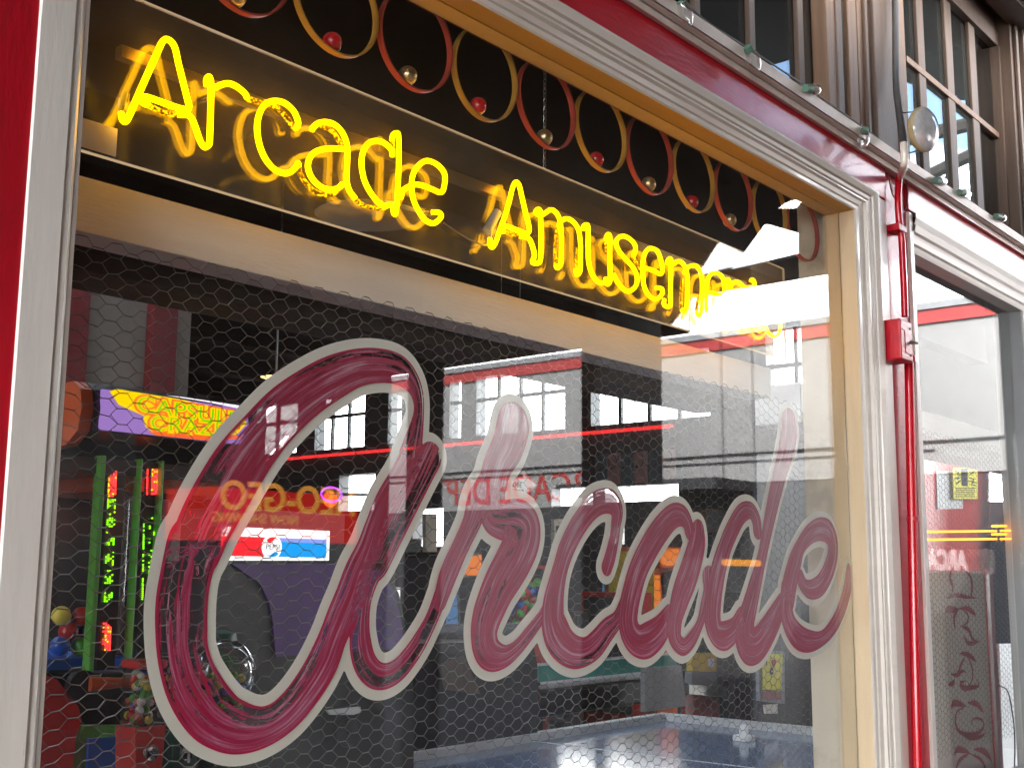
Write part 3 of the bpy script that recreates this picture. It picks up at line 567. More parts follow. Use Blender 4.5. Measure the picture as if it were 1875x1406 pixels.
bx0 = .845; bx1 = float(at(1437, 560, BY)[0]); bzt = float(at(800, 228, BY)[2]); bzb = float(at(600, 408, BY)[2])
bd = MB().box(bx0, bx1, BY, BY+.005, bzb, bzt).build('backing_board', 'acrylic', ns)
MB().box(bx0, bx1, BY-.0006, BY+.0056, bzt+.0002, bzt+.0022).box(bx0, bx1, BY-.0006, BY+.0056, bzb-.0022, bzb-.0002).box(bx1+.0002, bx1+.0018, BY-.0006, BY+.0056, bzb, bzt).build('board_edge', 'edge_glow', ns)
MB().box(.846, .943, BY-.0016, BY-.0007, 2.214, 2.258).build('paper_label', 'paper', ns)
zb = float(at(800, 308, BY+.02)[2])
MB().box(.95, bx1-.2, BY+.012, BY+.03, zb-.016, zb+.004).build('mounting_rail', 'brass', ns)
MB().lathe([(.028, 0), (.10, .002), (.105, .006)], at(675, 400, .22), 'z', 28).build('ceiling_rose', 'mid_grey', ns)
# chains holding the board
def chain(px, y0, y1, lab):
    a = at(px, y0, BY+.0025); b = at(px, y1, BY+.0025); mb = MB(); n_ = int(abs(a[2]-b[2])/.0115)
    for i in range(n_):
        z = a[2]-i*.0115; c = Vector((a[0], a[1], z)); r = []
        for k in range(10):
            t = 2*math.pi*k/10; u, v = math.cos(t)*.0035, math.sin(t)*.008
            r.append(c+(Vector((u, 0, v)) if i % 2 else Vector((0, u, v))))
        mb.tube(r, .001, 5, 0, 0, True)
    return mb.build('suspension_chain', 'steel', label=lab, cat='chain')
chain(998, 96, 322, 'thin steel chain hanging through the red ring to the sign board')
chain(268, -90, 14, 'short steel chain above the first neon letter at the board corner')
# ------------------------------------------------------------------ frieze of rings and balls
fz = thing('ring_frieze', (1.7, .08, 2.7), 'row of red and yellow rings holding small balls under a dark red rail', 'ornament')
FY = .08
MB().box(GX0, 3.3, FY-.012, FY+.012, 2.694, 2.724).box(GX0, 3.3, .055, .066, 2.66, 2.693, 0).build('rail', 'deep_red', fz)
rc = 1.731; zr = 2.596; rn_ = random.Random(4)
for i in range(-4, 8):
    cx = rc+i*.2005; r = .0965; red = (i % 2 == 1)
    mb = MB(); tl_ = rn_.uniform(-.05, .05); bw = .0065; r *= rn_.uniform(.975, 1.0); prof = [(r-.0018, -bw), (r+.0018, -bw), (r+.0018, bw), (r-.0018, bw)]; seg = 48; vs = []
    for k in range(seg):
        a = 2*math.pi*k/seg
        for (q, y) in prof: vs.append((cx+q*math.cos(a), FY+y+tl_*q*math.sin(a), zr+.0965-r+q*math.sin(a)))
    mb.add(vs, [(k*4+j, k*4+(j+1) % 4, ((k+1) % seg)*4+(j+1) % 4, ((k+1) % seg)*4+j) for k in range(seg) for j in range(4)], 0, True)
    mb.build('ring', 'ring_red' if red else 'ring_yellow', fz)
    if cx < 3.0: MB().ball((cx-.012+rn_.uniform(-.012, .012), FY+.002, zr+.0965-2*r+.0215), .0182).build('ball', 'brass' if red else 'ball_red', fz)
# ------------------------------------------------------------------ chicken wire
def chickenwire(x0, x1, z0, z1, y, lab, s=.0240, e=.0076, q_=.0132, seed=1, rr=.00066):
    rnd = random.Random(seed); mb = MB(); node = {}; cpx = 2*e+q_
    ncol = int((x1-x0)/cpx)+1; nrow = int((z1-z0)/s)+1
    def kk(x, z): return (round(x/.004), round(z/(s/2)))
    def nd(x, z):
        k = kk(x, z)
        if k not in node: node[k] = (x+rnd.uniform(-1, 1)*.0021+.005*math.sin(z*7+x*4), y+rnd.uniform(-1, 1)*.0008, z+rnd.uniform(-1, 1)*.0017+.006*math.sin(x*5+z*3))
        return node[k]
    edges = set()
    for c in range(ncol):
        for r in range(nrow):
            cx = x0+c*cpx; cz = z0+r*s+(s/2 if c % 2 else 0)
            if cx > x1 or cz > z1: continue
            pts = [(cx+e+q_, cz), (cx+e, cz+s/2), (cx-e, cz+s/2), (cx-e-q_, cz), (cx-e, cz-s/2), (cx+e, cz-s/2)]; ks = [kk(*p) for p in pts]
            for k in range(6): nd(*pts[k])
            for k in range(6): edges.add((min(ks[k], ks[(k+1) % 6]), max(ks[k], ks[(k+1) % 6])))
    for ed in edges:
        p, q = Vector(node[ed[0]]), Vector(node[ed[1]]); d = (q-p)
        if d.length < 1e-5: continue
        tw = abs(d.z) < .4*abs(d.x); r = rr*(1.6 if tw else 1)
        d.normalize(); u = d.orthogonal().normalized(); v = d.cross(u)
        vs = [w_+(u*math.cos(t)+v*math.sin(t))*r for w_ in (p, q) for t in (0, 2.094, 4.189)]
        mb.add(vs, [(0, 1, 4, 3), (1, 2, 5, 4), (2, 0, 3, 5)], 0, True)
    return mb.build('chicken_wire', 'wire', label=lab, cat='wire mesh')
chickenwire(.80, rx-.012, .98, 2.094, ry, 'hexagonal chicken wire stretched behind the painted word under the cream beam', seed=1)
# ------------------------------------------------------------------ red conduit with switch box, string lights, flood lamp
cn_ = thing('conduit', (3.66, -.06, 0), 'red painted electrical conduit with a switch box on the post between the windows', 'conduit')
def cp(px, py, y=-.062): return at(px, py, y)
cl = [(1647, 322), (1644, 360), (1646, 400), (1651, 440), (1653, 480), (1655, 520), (1657, 580)]
MB().tube([cp(*q) for q in cl], .0105, 12, 0, 5).build('pipe', 'pipe_red', cn_)
lo = [(1664, 646), (1667, 800), (1670, 950), (1674, 1150), (1681, 1440)]
MB().tube([cp(*q) for q in lo], .014, 14, 0, 5).build('pipe', 'pipe_red', cn_)
MB().tube([cp(1655, 262, -.15), cp(1656, 290, -.15), cp(1655, 305, -.14), cp(1650, 322, -.075)], .0115, 12, 0, 6).build('pipe', 'white_trim', cn_)
MB().tube([cp(1638, -60, -.04), cp(1640, 40, -.04), cp(1641, 150, -.045), cp(1646, 200, -.07), cp(1655, 265, -.148)], .0115, 12, 0, 6).build('pipe', 'conduit_grey', cn_)
a = cp(1651, 421); MB().box(a[0]-.05, a[0]+.014, -.074, -.036, a[2]-.012, a[2]+.010).build('pipe_clamp', 'gloss_red', cn_, bevel=.003)
a = cp(1666, 652, -.062); MB().lathe([(.017, -.02), (.018, -.004), (.016, 0), (.016, .004)], (a[0], -.062, a[2]), 'z', 14).build('coupling', 'gloss_red', cn_)
a = cp(1671, 950, -.062); MB().lathe([(.015, -.006), (.018, -.004), (.018, .006), (.015, .008)], (a[0], -.062, a[2]), 'z', 14).build('coupling', 'gloss_red', cn_)
tl, br = at(1640, 586, -.09), at(1670, 645, -.09)
sw = MB().box(tl[0]-.004, tl[0]+.085, -.105, -.036, tl[2]-.118, tl[2]+.004).build('switch_box', 'gloss_red', cn_, bevel=.005)
sx, sz = tl[0]-.004, tl[2]
MB().box(sx+.087, sx+.092, -.100, -.042, sz-.112, sz-.002).build('cover_plate', 'gloss_red', sw)
MB().box(sx+.03, sx+.06, -.107, -.1055, sz-.095, sz-.03).box(sx+.012, sx+.035, -.107, -.1055, sz-.028, sz-.024).build('embossing', 'gloss_red', sw)
MB().tube([(sx+.070, -.104, sz-.058), (sx+.074, -.128, sz-.064)], .0055, 8, rads=[.006, .0035]).build('toggle', 'steel', sw)
for dz in (.018, .098): MB().lathe([(.0035, -.003), (.0035, 0)], (sx+.070, -.105, sz-dz), 'y', 10).build('screw', 'dark_grey', sw)
MB().tube([cp(1628, 320, -.05), cp(1630, 340, -.05), cp(1636, 360, -.05), cp(1645, 366, -.05)], .002, 6, 0, 5).tube([cp(1658, 330, -.06), cp(1662, 350, -.06), cp(1660, 372, -.06), cp(1657, 385, -.06)], .003, 6, 0, 5).build('loose_wire', 'deep_red', cn_)
sl = thing('string_light', at(1400, 95, -.06), 'string of clear bulbs in green sockets along the white cornice', 'string lights')
cordp = [at(p, q, -.05) for p, q in ((1180, -40), (1243, -2), (1300, 45), (1365, 86), (1440, 135), (1478, 160), (1540, 205), (1578, 232), (1650, 285), (1706, 322), (1750, 350), (1815, 395), (1880, 440))]
MB().tube(cordp, .0028, 6, 0, 4).build('cord', 'black_rubber', sl)
for (bx, by, dx, dy) in ((1247, 2, 3, 8), (1368, 86, 14, 28), (1474, 162, 33, 4), (1584, 236, -4, 26), (1712, 331, 26, 2), (1757, 352, 24, 6), (1823, 396, 22, 6)):
    Y = -.10; p = at(bx, by, Y); q = at(bx+dx*.30, by+dy*.30, Y); r = at(bx+dx, by+dy, Y); d = Vector(r-q).normalized()
    MB().tube([p, q], .0115, 12, rads=[.0105, .0125]).build('socket', 'socket_green', sl)
    q = Vector(q); Lb = .060; mb = MB(); mb.tube([q+d*(Lb*t) for t in (0, .12, .3, .5, .7, .85, .95, 1.0)], .01, 14, rads=[.010, .0140, .0172, .0168, .013, .008, .0038, .0006]); mb.build('bulb', 'clear_tube' if False else 'bulb_glass' if 'bulb_glass' in MAT else 'bulb_white', sl)
# flood lamp on a bracket
fc = Vector(at(1689, 238, -.22)); fl = thing('flood_lamp', fc, 'round clear sealed beam lamp on a wire bracket in front of the upper window', 'lamp')
ax = Vector((-.22, -.96, -.10)).normalized(); u = ax.orthogonal().normalized(); v = ax.cross(u)
def disc(prof, name, mat):
    vs = []; seg = 28
    for r, h in prof:
        for k in range(seg):
            a = 2*math.pi*k/seg; vs.append(fc+ax*h+(u*math.cos(a)+v*math.sin(a))*r)
    n_ = len(prof); fs = [(i*seg+k, i*seg+(k+1) % seg, (i+1)*seg+(k+1) % seg, (i+1)*seg+k) for i in range(n_-1) for k in range(seg)]+[tuple(range(seg)), tuple((n_-1)*seg+k for k in range(seg))[::-1]]
    MB().add(vs, fs, 0, True).build(name, mat, fl)
RL = .066
disc([(.02, -.026), (.035, -.024), (RL*.9, -.010), (RL, 0), (RL, .008), (RL*.94, .012)], 'lamp_body', 'lamp_cap')
disc([(RL*.93, .0122), (RL*.85, .018), (RL*.5, .024), (.004, .026)], 'lens', 'lamp_glass')
MB().tube([at(1652, 207, -.10), fc+Vector((0, .01, .058))], .002, 6).tube([fc+Vector((0, 0, -.058)), at(1664, 281, -.12)], .002, 6).build('bracket', 'conduit_grey', fl)
#INTERIOR#
# ------------------------------------------------------------------ across the walkway: what the panes mirror
CZ = 3.5
def mir(px, py, z=CZ):
    p = at(px, py, z, 2); return (float(p[0]), -float(p[1]))
def slab(outer, holes, z0, z1, name, mat, parent=None, **kw):
    bm = bmesh.new()
    for loop in [outer]+holes:
        vs = [bm.verts.new((x, y, z0)) for x, y in loop]
        for i in range(len(vs)): bm.edges.new((vs[i], vs[(i+1) % len(vs)]))
    r = bmesh.ops.triangle_fill(bm, edges=bm.edges[:], use_beauty=True)
    ex = bmesh.ops.extrude_face_region(bm, geom=bm.faces[:]); bmesh.ops.translate(bm, vec=(0, 0, z1-z0), verts=[g for g in ex['geom'] if isinstance(g, bmesh.types.BMVert)])
    bmesh.ops.recalc_face_normals(bm, faces=bm.faces)
    me = bpy.data.meshes.new(name); bm.to_mesh(me); bm.free(); me.materials.append(MAT[mat]); o = bpy.data.objects.new(name, me); COL.objects.link(o)
    if parent: o.parent = parent; o.matrix_parent_inverse = Matrix.Translation(-wloc(parent))
    return tag(o, **kw)
cnp = thing('walkway_canopy', (2, -6, 0), 'dark timber canopy on posts over the walkway facing the shop windows', 'canopy')
P1 = [mir(*q) for q in ((1404, 410), (1336, 500), (1400, 485), (1463, 470), (1463, 427))]
P3 = [mir(*q) for q in ((1422, 388), (1440, 372), (1500, 347), (1545, 365), (1546, 400), (1520, 384), (1497, 372), (1475, 370), (1458, 388))]
slab([(-7, -.98), (7.02, -.98), (7.02, mir(1330, 533)[1]), mir(1263, 610), (8.2, -13), (-7, -13)], [P1, P3], CZ, CZ+.02, 'canopy_deck', 'dark_wood', cnp)
for y in (-2.9, -5.0, -7.2, -9.4): MB().box(-7, 5.4, y-.06, y+.06, CZ-.22, CZ-.001).build('canopy_beam', 'dark_wood', cnp)
def post(px0, px1, vy, z1=CZ-.002):
    a, b = at(px0, 800, vy), at(px1, 800, vy); MB().box(float(a[0]), float(b[0]), -vy-.12, -vy, 0, z1).build('canopy_post', 'dark_grey', cnp, bevel=.01)
post(1092, 1215, 3.1); post(768, 814, 4.2)
# high trusses over the court, seen mirrored in the upper panes
for (a, b) in (((1664, 255), (1830, 215)), ((1690, 330), (1835, 262))):
    p, q = at(*a, 5.6, 2), at(*b, 5.6, 2); p = Vector((p[0], -p[1], 5.6)); q = Vector((q[0], -q[1], 5.6)); d = (q-p)
    MB().tube([p-d*.4, q+d*.6], .065, 6).build('court_truss', 'dark_wood', cnp)
r5 = [mir(1655, 150, 5.0), mir(1740, 175, 5.0), mir(1835, 215, 5.0)]
ev = MB(); ex_ = sorted(r5); prev = None
jag = [(0, 0), (7.1, ex_[0][1])]
n_ = 16
for i in range(n_+1):
    t = i/n_; x = ex_[0][0]+(ex_[-1][0]-ex_[0][0])*t; y = np.interp(x, [p[0] for p in ex_], [p[1] for p in ex_]); jag.append((x, float(y)+.12+random.uniform(-.05, .05)))
slab([(-3.0, .6), (13, .6), (13, -1.3)]+jag[::-1][0:-1]+[(7.0, -1.55), (7.0, -3.2), (-3.0, -3.2)], [], 5.0, 5.12, 'roof_overhang', 'dark_wood', B)
M_ = thing('stucco_building', (12.3, -5, 0), 'pale stucco building with red fascia and red lettering across the walkway', 'building')
e0, e1 = 4.27, 4.16
MB().box(WX, WX+.3, -13, -.6, 2.62, 4.16).box(WX+.002, WX+.3, -13, -wy(1090), 2.42, 2.618).build('stucco_wall', 'court_stucco', M_)
MB().box(WX-.03, WX+.3, -13, -.6, 4.16, 4.30).build('fascia', 'cab_red', M_)
MB().box(WX-.06, WX+.4, -13, -.6, 4.302, 4.37).build('roof_edge', 'mid_grey', M_)
MB().box(WX+.02, WX+.3, -13, -wy(1090)-.001, 0, 2.418).box(WX+.02, WX+.3, -wy(1090), -.6, 0, 2.618).box(WX-.9, WX-.0, -wy(1460, 835)-.5, -wy(1100), 2.50, 2.62).build('storefront', 'dark_grey', M_)
zc = (wz(1060, 862)+wz(1060, 922))/2; yc = -(wy(1110)+wy(800))/2
text('lettering', 'lettering', 'ARCADE DEPT', .52, (WX-.004, yc, zc), FACE_NX, 'cab_red', M_, .002, sx=.88, bold=.006)
MB().tube([(WX-.02, -1, 2.95), (WX-.02, -12, 2.93)], .012, 6).tube([(WX-.02, -3, 2.86), (WX-.02, -12, 2.85)], .008, 6).build('cable', 'dark_grey', M_)
MB().box(-7, 8.0, -10.2, -10, 0, CZ-.01).build('far_shopfront', 'black_cab', label='long dark shopfront wall across the walkway under the canopy', cat='building')
a, b = at(300, 800, 5.2), at(716, 800, 5.2)
MB().box(float(a[0]), float(b[0]), -5.5, -5.2, 0, CZ-.24).build('kiosk_wall', 'dark_grey', label='dark kiosk wall under the canopy, mirrored at the left of the pane', cat='kiosk')
# lantern under the canopy edge
lt = at(1486, 425, 1.15); lz = float(lt[2]); lx = float(lt[0]); ln = thing('lantern', (lx, -1.15, lz), 'dark square lantern hanging from a chain under the canopy edge', 'lantern')
hw = .05
MB().box(lx-hw, lx+hw, -1.15-hw, -1.15+hw, lz-.145, lz-.13).box(lx-hw, lx+hw, -1.15-hw, -1.15+hw, lz+.09, lz+.11).box(lx-hw*.6, lx+hw*.6, -1.15-hw*.6, -1.15+hw*.6, lz+.11, lz+.15).build('frame', 'black_cab', ln)
MB().box(lx-hw*.9, lx+hw*.9, -1.15-hw*.9, -1.15+hw*.9, lz-.13, lz+.09).build('glass', 'dark_grey', ln)
MB().tube([(lx, -1.15, lz+.15), (lx, -1.15, CZ)], .003, 6).build('chain', 'steel', ln)
# lit game sign outside, mirrored in the big letter
gp = at(520, 925, 3.4); g = thing('game_sign', (gp[0], -3.4, 0), 'red backlit game cabinet sign with amber letters, mirrored in the first letter', 'sign')
a, b = at(385, 890, 3.4), at(655, 995, 3.4)
MB().box(float(a[0]), float(b[0]), -3.75, -3.402, float(b[2]), float(a[2])).build('sign_box', 'lit_red', g)
MB().box(float(a[0]), float(b[0]), -3.9, -3.40, 0, float(b[2])-.003).build('cabinet', 'black_cab', g, bevel=.01)
c = at(535, 916, 3.4); text('lettering', 'lettering', 'NEO-GEO', .20, (c[0], -3.398, c[2]), FACE_PY, 'lit_amber', g, .002, bold=.004)
c = at(470, 950, 3.4); text('lettering', 'lettering', 'NOW SHOWING', .07, (c[0], -3.398, c[2]), FACE_PY, 'lit_amber', g, .002)
c = at(1350, 1030, 2.6); tq = thing('amber_glint_tube', (c[0], -2.6, c[2]), 'glowing amber tube added for the glint mirrored across the tall letter d', 'lamp')  # emissive tube added outside to give the yellow glint in the pane
MB().tube([(c[0]-.16, -2.6, c[2]), (c[0]+.30, -2.6, c[2])], .022, 10).build('tube', 'lit_amber', tq); MB().tube([(c[0]-.15, -2.6, c[2]), (c[0]-.15, -2.6, CZ-.01)], .004, 6).tube([(c[0]+.28, -2.6, c[2]), (c[0]+.28, -2.6, CZ-.01)], .004, 6).build('mount', 'black_cab', tq)
# ------------------------------------------------------------------ inside the arcade
def plate(mb, pts, y, th, mi=0):
    """traced outline at its own distance, with real thickness"""
    q = [at(a, b, y) for a, b in pts]
    for k_, (a, b) in enumerate(pts):
        if b >= 1430: q[k_][2] = 0.0      # stands on the floor
    return mb.prism([(float(p[0]), float(p[2])) for p in q], y, y+th, 'y', mi)
# capsule prize machine
cm = thing('capsule_machine', at(280, 1100, 1.1), 'capsule prize machine with lit purple and yellow marquee at the left', 'arcade machine')
cm.location.z = 0
ml, mr = float(at(168, 760, 1.0)[0]), float(at(447, 775, 1.0)[0]); mzt, mzb = float(at(300, 725, 1.0)[2]), float(at(300, 803, 1.0)[2])
pr = [(1.0+.16, mzt+.012), (1.03, mzt+.012), (.995, mzt-.008), (.985, (mzt+mzb)/2), (.995, mzb), (1.03, mzb-.018), (1.16, mzb-.05)]
MB().prism(pr, ml, mr+.01).build('marquee_housing', 'black_cab', cm)
MB().prism([(y+.004, z) for y, z in pr[:2]]+[(p[0]+.008, p[1]) for p in pr[2:5]]+[(1.05, mzb-.03), (1.30, mzb-.055), (1.32, mzt-.02)], ml-.03, ml-.001).build('end_cap', 'orange_plastic', cm)
mq = MB().prism([(.984, mzt-.006), (.976, (mzt+mzb)/2), (.984, mzb+.004), (.990, mzb+.004), (.990, mzt-.006)], ml+.012, mr-.004).build('marquee', 'marquee_purple', cm)
mw, mh = mr-ml, mzt-mzb; mcx = ml+mw*.5
def mpt(u, v): return (ml+mw*u, mzb+mh*v)
MB().prism([mpt(*q) for q in ((.06, .9), (.1, .97), (.5, .93), (.93, .80), (.97, .55), (.9, .25), (.7, .08), (.35, .06), (.29, .2), (.27, .45), (.12, .62))], .9725, .9745, 'y').build('marquee_art', 'marquee_yellow', mq)
MB().prism([mpt(*q) for q in ((.42, .98), (.7, .955), (.92, .90), (.93, .97), (.5, .99))], .9725, .9745, 'y').build('marquee_art', 'marquee_white', mq)
MB().prism([mpt(*q) for q in ((.30, .10), (.36, .02), (.75, .03), (.92, .16), (.94, .24), (.7, .12), (.35, .09))], .9700, .9720, 'y').build('marquee_art', 'marquee_orange', mq)
for bd, mt, yy_ in ((.0060, 'marquee_orange', .9705), (.0022, 'marquee_yellow', .9690), (-.0010, 'marquee_green', .9675)):
    text('marquee_lettering', 'marquee_lettering', 'CAPSULE', mh*.50, (ml+mw*.56, yy_, mzb+mh*.64), FACE_NY @ Matrix.Rotation(-.03, 3, 'Z'), mt, mq, .0006, sx=1.42, bold=bd)
    text('marquee_lettering', 'marquee_lettering', 'CRAZE', mh*.48, (ml+mw*.56, yy_, mzb+mh*.30), FACE_NY @ Matrix.Rotation(.02, 3, 'Z'), mt, mq, .0006, sx=1.4, bold=bd)
zb_ = float(at(190, 1228, 1.02)[2])
MB().box(float(at(90, 1000, 1.55)[0])-.1, mr+.05, 1.45, 1.5, zb_-.02, mzb-.05).box(ml-.25, mr, 1.04, 1.45, mzb-.09, mzb-.055).build('cabinet_back', 'black_cab', cm)
MB().box(ml+.10, mr+.02, 1.05, 1.44, mzb-.125, mzb-.091).build('canopy_trim', 'orange_plastic', cm)
for px_ in (181, 252, 292):
    q = at(px_, 1000, 1.02); wq = .006 if px_ == 181 else .0022
    MB().box(q[0]-wq, q[0]+wq, 1.02, 1.05, zb_, mzb-.05).build('green_post', 'green_plastic', cm, bevel=.002)
q = at(199, 1000, 1.05); MB().box(q[0]-.015, q[0]+.03, 1.045, 1.06, zb_, mzb-.06).build('led_board', 'black_cab', cm)
q = at(272, 1000, 1.05); MB().box(q[0]-.02, q[0]+.03, 1.045, 1.06, zb_, mzb-.06).build('led_board', 'black_cab', cm)
rn = random.Random(3); D = {'led_red': MB(), 'led_green': MB(), 'led_yellow': MB()}
def dot(px, py, m): p = at(px, py, 1.04); D[m].lathe([(.0008, -.0015), (.0019, -.001), (.0019, .001), (.0008, .0015)], p, 'y', 6)
y = 856
while y < 1196:
    lean = -(y-870)*.036
    for c_ in range(4):
        x = 200+c_*4.1+lean
        if 862+ (3-c_)*4 < y < 912-(c_)*2: dot(x, y, 'led_yellow' if (c_ == 0 and rn.random() < .6) or rn.random() < .15 else 'led_red')
        elif 914 < y < 1110 and (int((y-914)/17) % 2 == 0 or rn.random() < .12) and rn.random() < .62: dot(x, y, 'led_green')
        elif 1136+c_*3 < y < 1192 and 0 < c_ or 1140 < y < 1185 and c_ == 0 and rn.random() < .4: dot(x, y, 'led_yellow' if rn.random() < .22 else 'led_red')
    if 856 < y < 905:
        dot(270+lean*.5, y, 'led_red'); [dot(279+k*4+lean*.5, y, 'led_yellow' if rn.random() < .25 else 'led_red') for k in range(3)]
    if 945 < y < 1100 and rn.random() < .75: dot(265+lean*.5, y, 'led_green')
    if 945 < y < 1060 and rn.random() < .5: dot(276+rn.randint(0, 2)*4+lean*.5, y, 'led_green')
    y += 3.7
for k_, mb in D.items(): mb.build(k_.replace('led_', '')+'_lights', k_, cm)
q = at(232, 1000, 1.12); MB().lathe([(.030, zb_), (.030, mzb-.06)], (q[0], 1.14, 0), 'z', 24).build('acrylic_tube', 'clear_tube', cm)
MB().lathe([(.008, zb_), (.008, mzb-.06)], (q[0], 1.16, 0), 'z', 12).build('centre_rod', 'chrome', cm)
MB().lathe([(.055, zb_-.005), (.060, zb_), (.05, zb_+.02)], (q[0]-.02, 1.13, 0), 'z', 24).build('tube_base', 'blue_plastic', cm)
# lower art panel
P = MB(); plate(P, ((60, 1225), (104, 1243), (143, 1292), (150, 1318), (140, 1345), (70, 1430), (60, 1430)), 1.0, .02); P.build('art_panel', 'cab_red', cm)
P = MB(); plate(P, ((150, 1328), (235, 1328), (240, 1440), (80, 1440), (95, 1410), (146, 1350)), 1.01, .03); P.build('art_panel', 'green_plastic', cm)
P = MB(); plate(P, ((163, 1352), (222, 1347), (228, 1440), (160, 1440)), 1.0, .009); P.build('art_panel', 'blue_plastic', cm)
P = MB(); plate(P, ((70, 1232), (240, 1232), (240, 1440), (70, 1440)), 1.05, .35); P.build('lower_cabinet', 'black_cab', cm)
q = at(170, 1250, 1.0); MB().tube([(q[0]-.02, .98, q[2]), (q[0]+.05, .97, q[2]), (q[0]+.10, .975, q[2]+.005)], .012, 12, rads=[.016, .011, .006]).build('spinner_arm', 'orange_plastic', cm)
MB().lathe([(.035, -.01), (.035, .01)], (q[0]-.03, .995, q[2]-.005), 'y', 28).build('spinner_hub', 'black_cab', cm)
for (a, b, mt, nm) in ((112, 1127, 'paper_yellow', 'yellow'), (149, 1128, 'cab_red', 'red'), (125, 1156, 'cab_red', 'crimson'), (110, 1182, 'blue_plastic', 'blue'), (147, 1183, 'green_plastic', 'green'), (160, 1157, 'purple', 'violet')):
    q = at(a, b, 1.15); o = MB().ball((0, 0, 0), .0225, 20).build('capsule', [mt], label=f'{nm} prize capsule lying in the heap inside the left machine' if nm not in ('red', 'crimson') else ('red and clear capsule at the top right of the heap' if nm == 'red' else 'glossy crimson capsule in the middle of the heap'), cat='prize capsule', group='prize capsules in the capsule machine'); o.location = [float(v) for v in q]
q = at(130, 1205, 1.15); MB().box(q[0]-.12, q[0]+.10, 1.1, 1.42, q[2]-.02, q[2]+.004).build('capsule_tray', 'blue_plastic', cm)
# gumball machines
def gumball(px, ptop, pbot, y, col, lab, globe=False, seed=0):
    a, b = at(px, ptop, y), at(px, pbot, y); x = float(a[0]); zt, zb = float(a[2]), float(b[2]); h = zt-zb; w_ = .032
    t = thing('gumball_machine', (x, y, 0), lab, 'gumball machine', 'gumball machines by the left window'); rn = random.Random(seed)
    if globe:
        MB().ball((x, y, zb+h*.5), h*.5, 24).build('globe', 'clear_tube', t); MB().lathe([(h*.22, 0), (h*.2, h*.1), (h*.05, h*.14)], (x, y, zt-h*.05), 'z', 20).build('lid', col, t)
    else:
        MB().box(x-w_, x+w_, y-w_, y+w_, zb, zt-.012).build('glass_case', 'clear_tube', t); MB().box(x-w_-.004, x+w_+.004, y-w_-.004, y+w_+.004, zt-.0115, zt+.006).build('lid', col, t, bevel=.003)
    cols = ['ball_red', 'paper', 'paper_yellow', 'blue_plastic', 'green_plastic', 'orange_plastic']; mb = MB()
    for k in range(90):
        if globe:
            r = h*.42*rn.random()**.4; th = rn.random()*6.28; z = zb+h*(.1+.38*rn.random()); mb.ball((x+r*math.cos(th)*.8, y+r*math.sin(th)*.8, z), .012, 10, rn.randrange(6))
        else: mb.ball((x+rn.uniform(-.021, .021), y+rn.uniform(-.021, .021), zb+.008+rn.random()*h*.78), .0095, 10, rn.randrange(6))
    mb.build('gumballs', cols, t)
    MB().prism([(x-w_-.006, zb-.002), (x+w_+.006, zb-.002), (x+w_-.002, zb-.14), (x-w_+.002, zb-.14)], y-w_-.006, y+w_+.006, 'y').build('base', col, t)
    MB().box(x-w_*.9, x+w_*.9, y-w_*.9, y+w_*.9, 0, zb-.142).build('pedestal', col, t, bevel=.004)
    MB().lathe([(.017, -.006), (.019, 0), (.004, .004)], (x, y-w_-.010, zb-.055), 'y', 18).box(x-.012, x+.012, y-w_-.016, y-w_-.0125, zb-.068, zb-.05).box(x-.004, x+.004, y-w_-.022, y-w_-.016, zb-.075, zb-.045).build('coin_mechanism', 'chrome', t)
gumball(264, 1212, 1325, .92, 'cab_red', 'square red gumball machine beside the green art panel', seed=2)
gumball(330, 1200, 1330, 1.05, 'dark_green', 'green gumball machine seen through the worn lower curve of the first letter', seed=3)
gumball(405, 1165, 1300, 1.25, 'dark_green', 'round glass gumball machine inside the curve of the first letter', True, seed=4)
# vending machine with lit header
vm = thing('vending_machine', at(520, 1050, 3.9), 'soft drink vending machine with a red, white and blue lit header', 'vending machine'); vm.location.z = 0
v0, v1 = at(400, 1026, 3.9), at(632, 960, 3.9); vx0, vx1, vz0, vz1 = float(v0[0]), float(v1[0]), float(v0[2]), float(v1[2])
MB().box(vx0, vx1, 3.9, 4.6, 0, vz1+.06).build('body', 'dark_grey', vm, bevel=.01)
f0, f1, fz0, fz1 = float(at(405, 1, 3.88)[0]), float(at(597, 1000, 3.88)[0]), float(at(500, 1019, 3.88)[2]), float(at(500, 984, 3.88)[2])
f0 = float(at(405, 1000, 3.88)[0])
MB().box(vx0+.01, f1+.03, 3.885, 3.899, fz0-.04, fz1+.05).build('lit_header', 'cola_white', vm)
cx_ = float(at(496, 1000, 3.88)[0]); rr_ = float(at(496, 978, 3.88)[2]-at(496, 1023, 3.88)[2])/2; zc_ = (fz0+fz1)/2
MB().box(f0, cx_, 3.876, 3.884, fz0, fz1).build('red_field', 'cola_red', vm); MB().box(cx_+.001, f1, 3.876, 3.884, fz0, fz1).build('blue_field', 'cola_blue', vm)
MB().lathe([(rr_, 3.868), (rr_, 3.875)], (cx_, 0, zc_), 'y', 40).build('badge', 'cola_white', vm)
def seg(sgn, mt):
    pts = []; R = rr_*.82
    for k in range(17):
        a = math.pi*(k/16)*sgn if sgn > 0 else -math.pi*(k/16); a = a*1.0
        aa = (.22*math.pi+(math.pi-.44*math.pi)*k/16)*sgn; pts.append((cx_+R*math.cos(aa), zc_+R*math.sin(aa)))
    a0, a1 = pts[-1], pts[0]
    for k in range(1, 12):
        t = k/12; x = a0[0]+(a1[0]-a0[0])*t; z = a0[1]+(a1[1]-a0[1])*t; pts.append((x, z+sgn*.0-.18*R*math.sin(2*math.pi*t)))
    MB().prism(pts, 3.864, 3.8675, 'y').build('badge_wave', mt, vm)
seg(1, 'cola_red'); seg(-1, 'cola_blue')
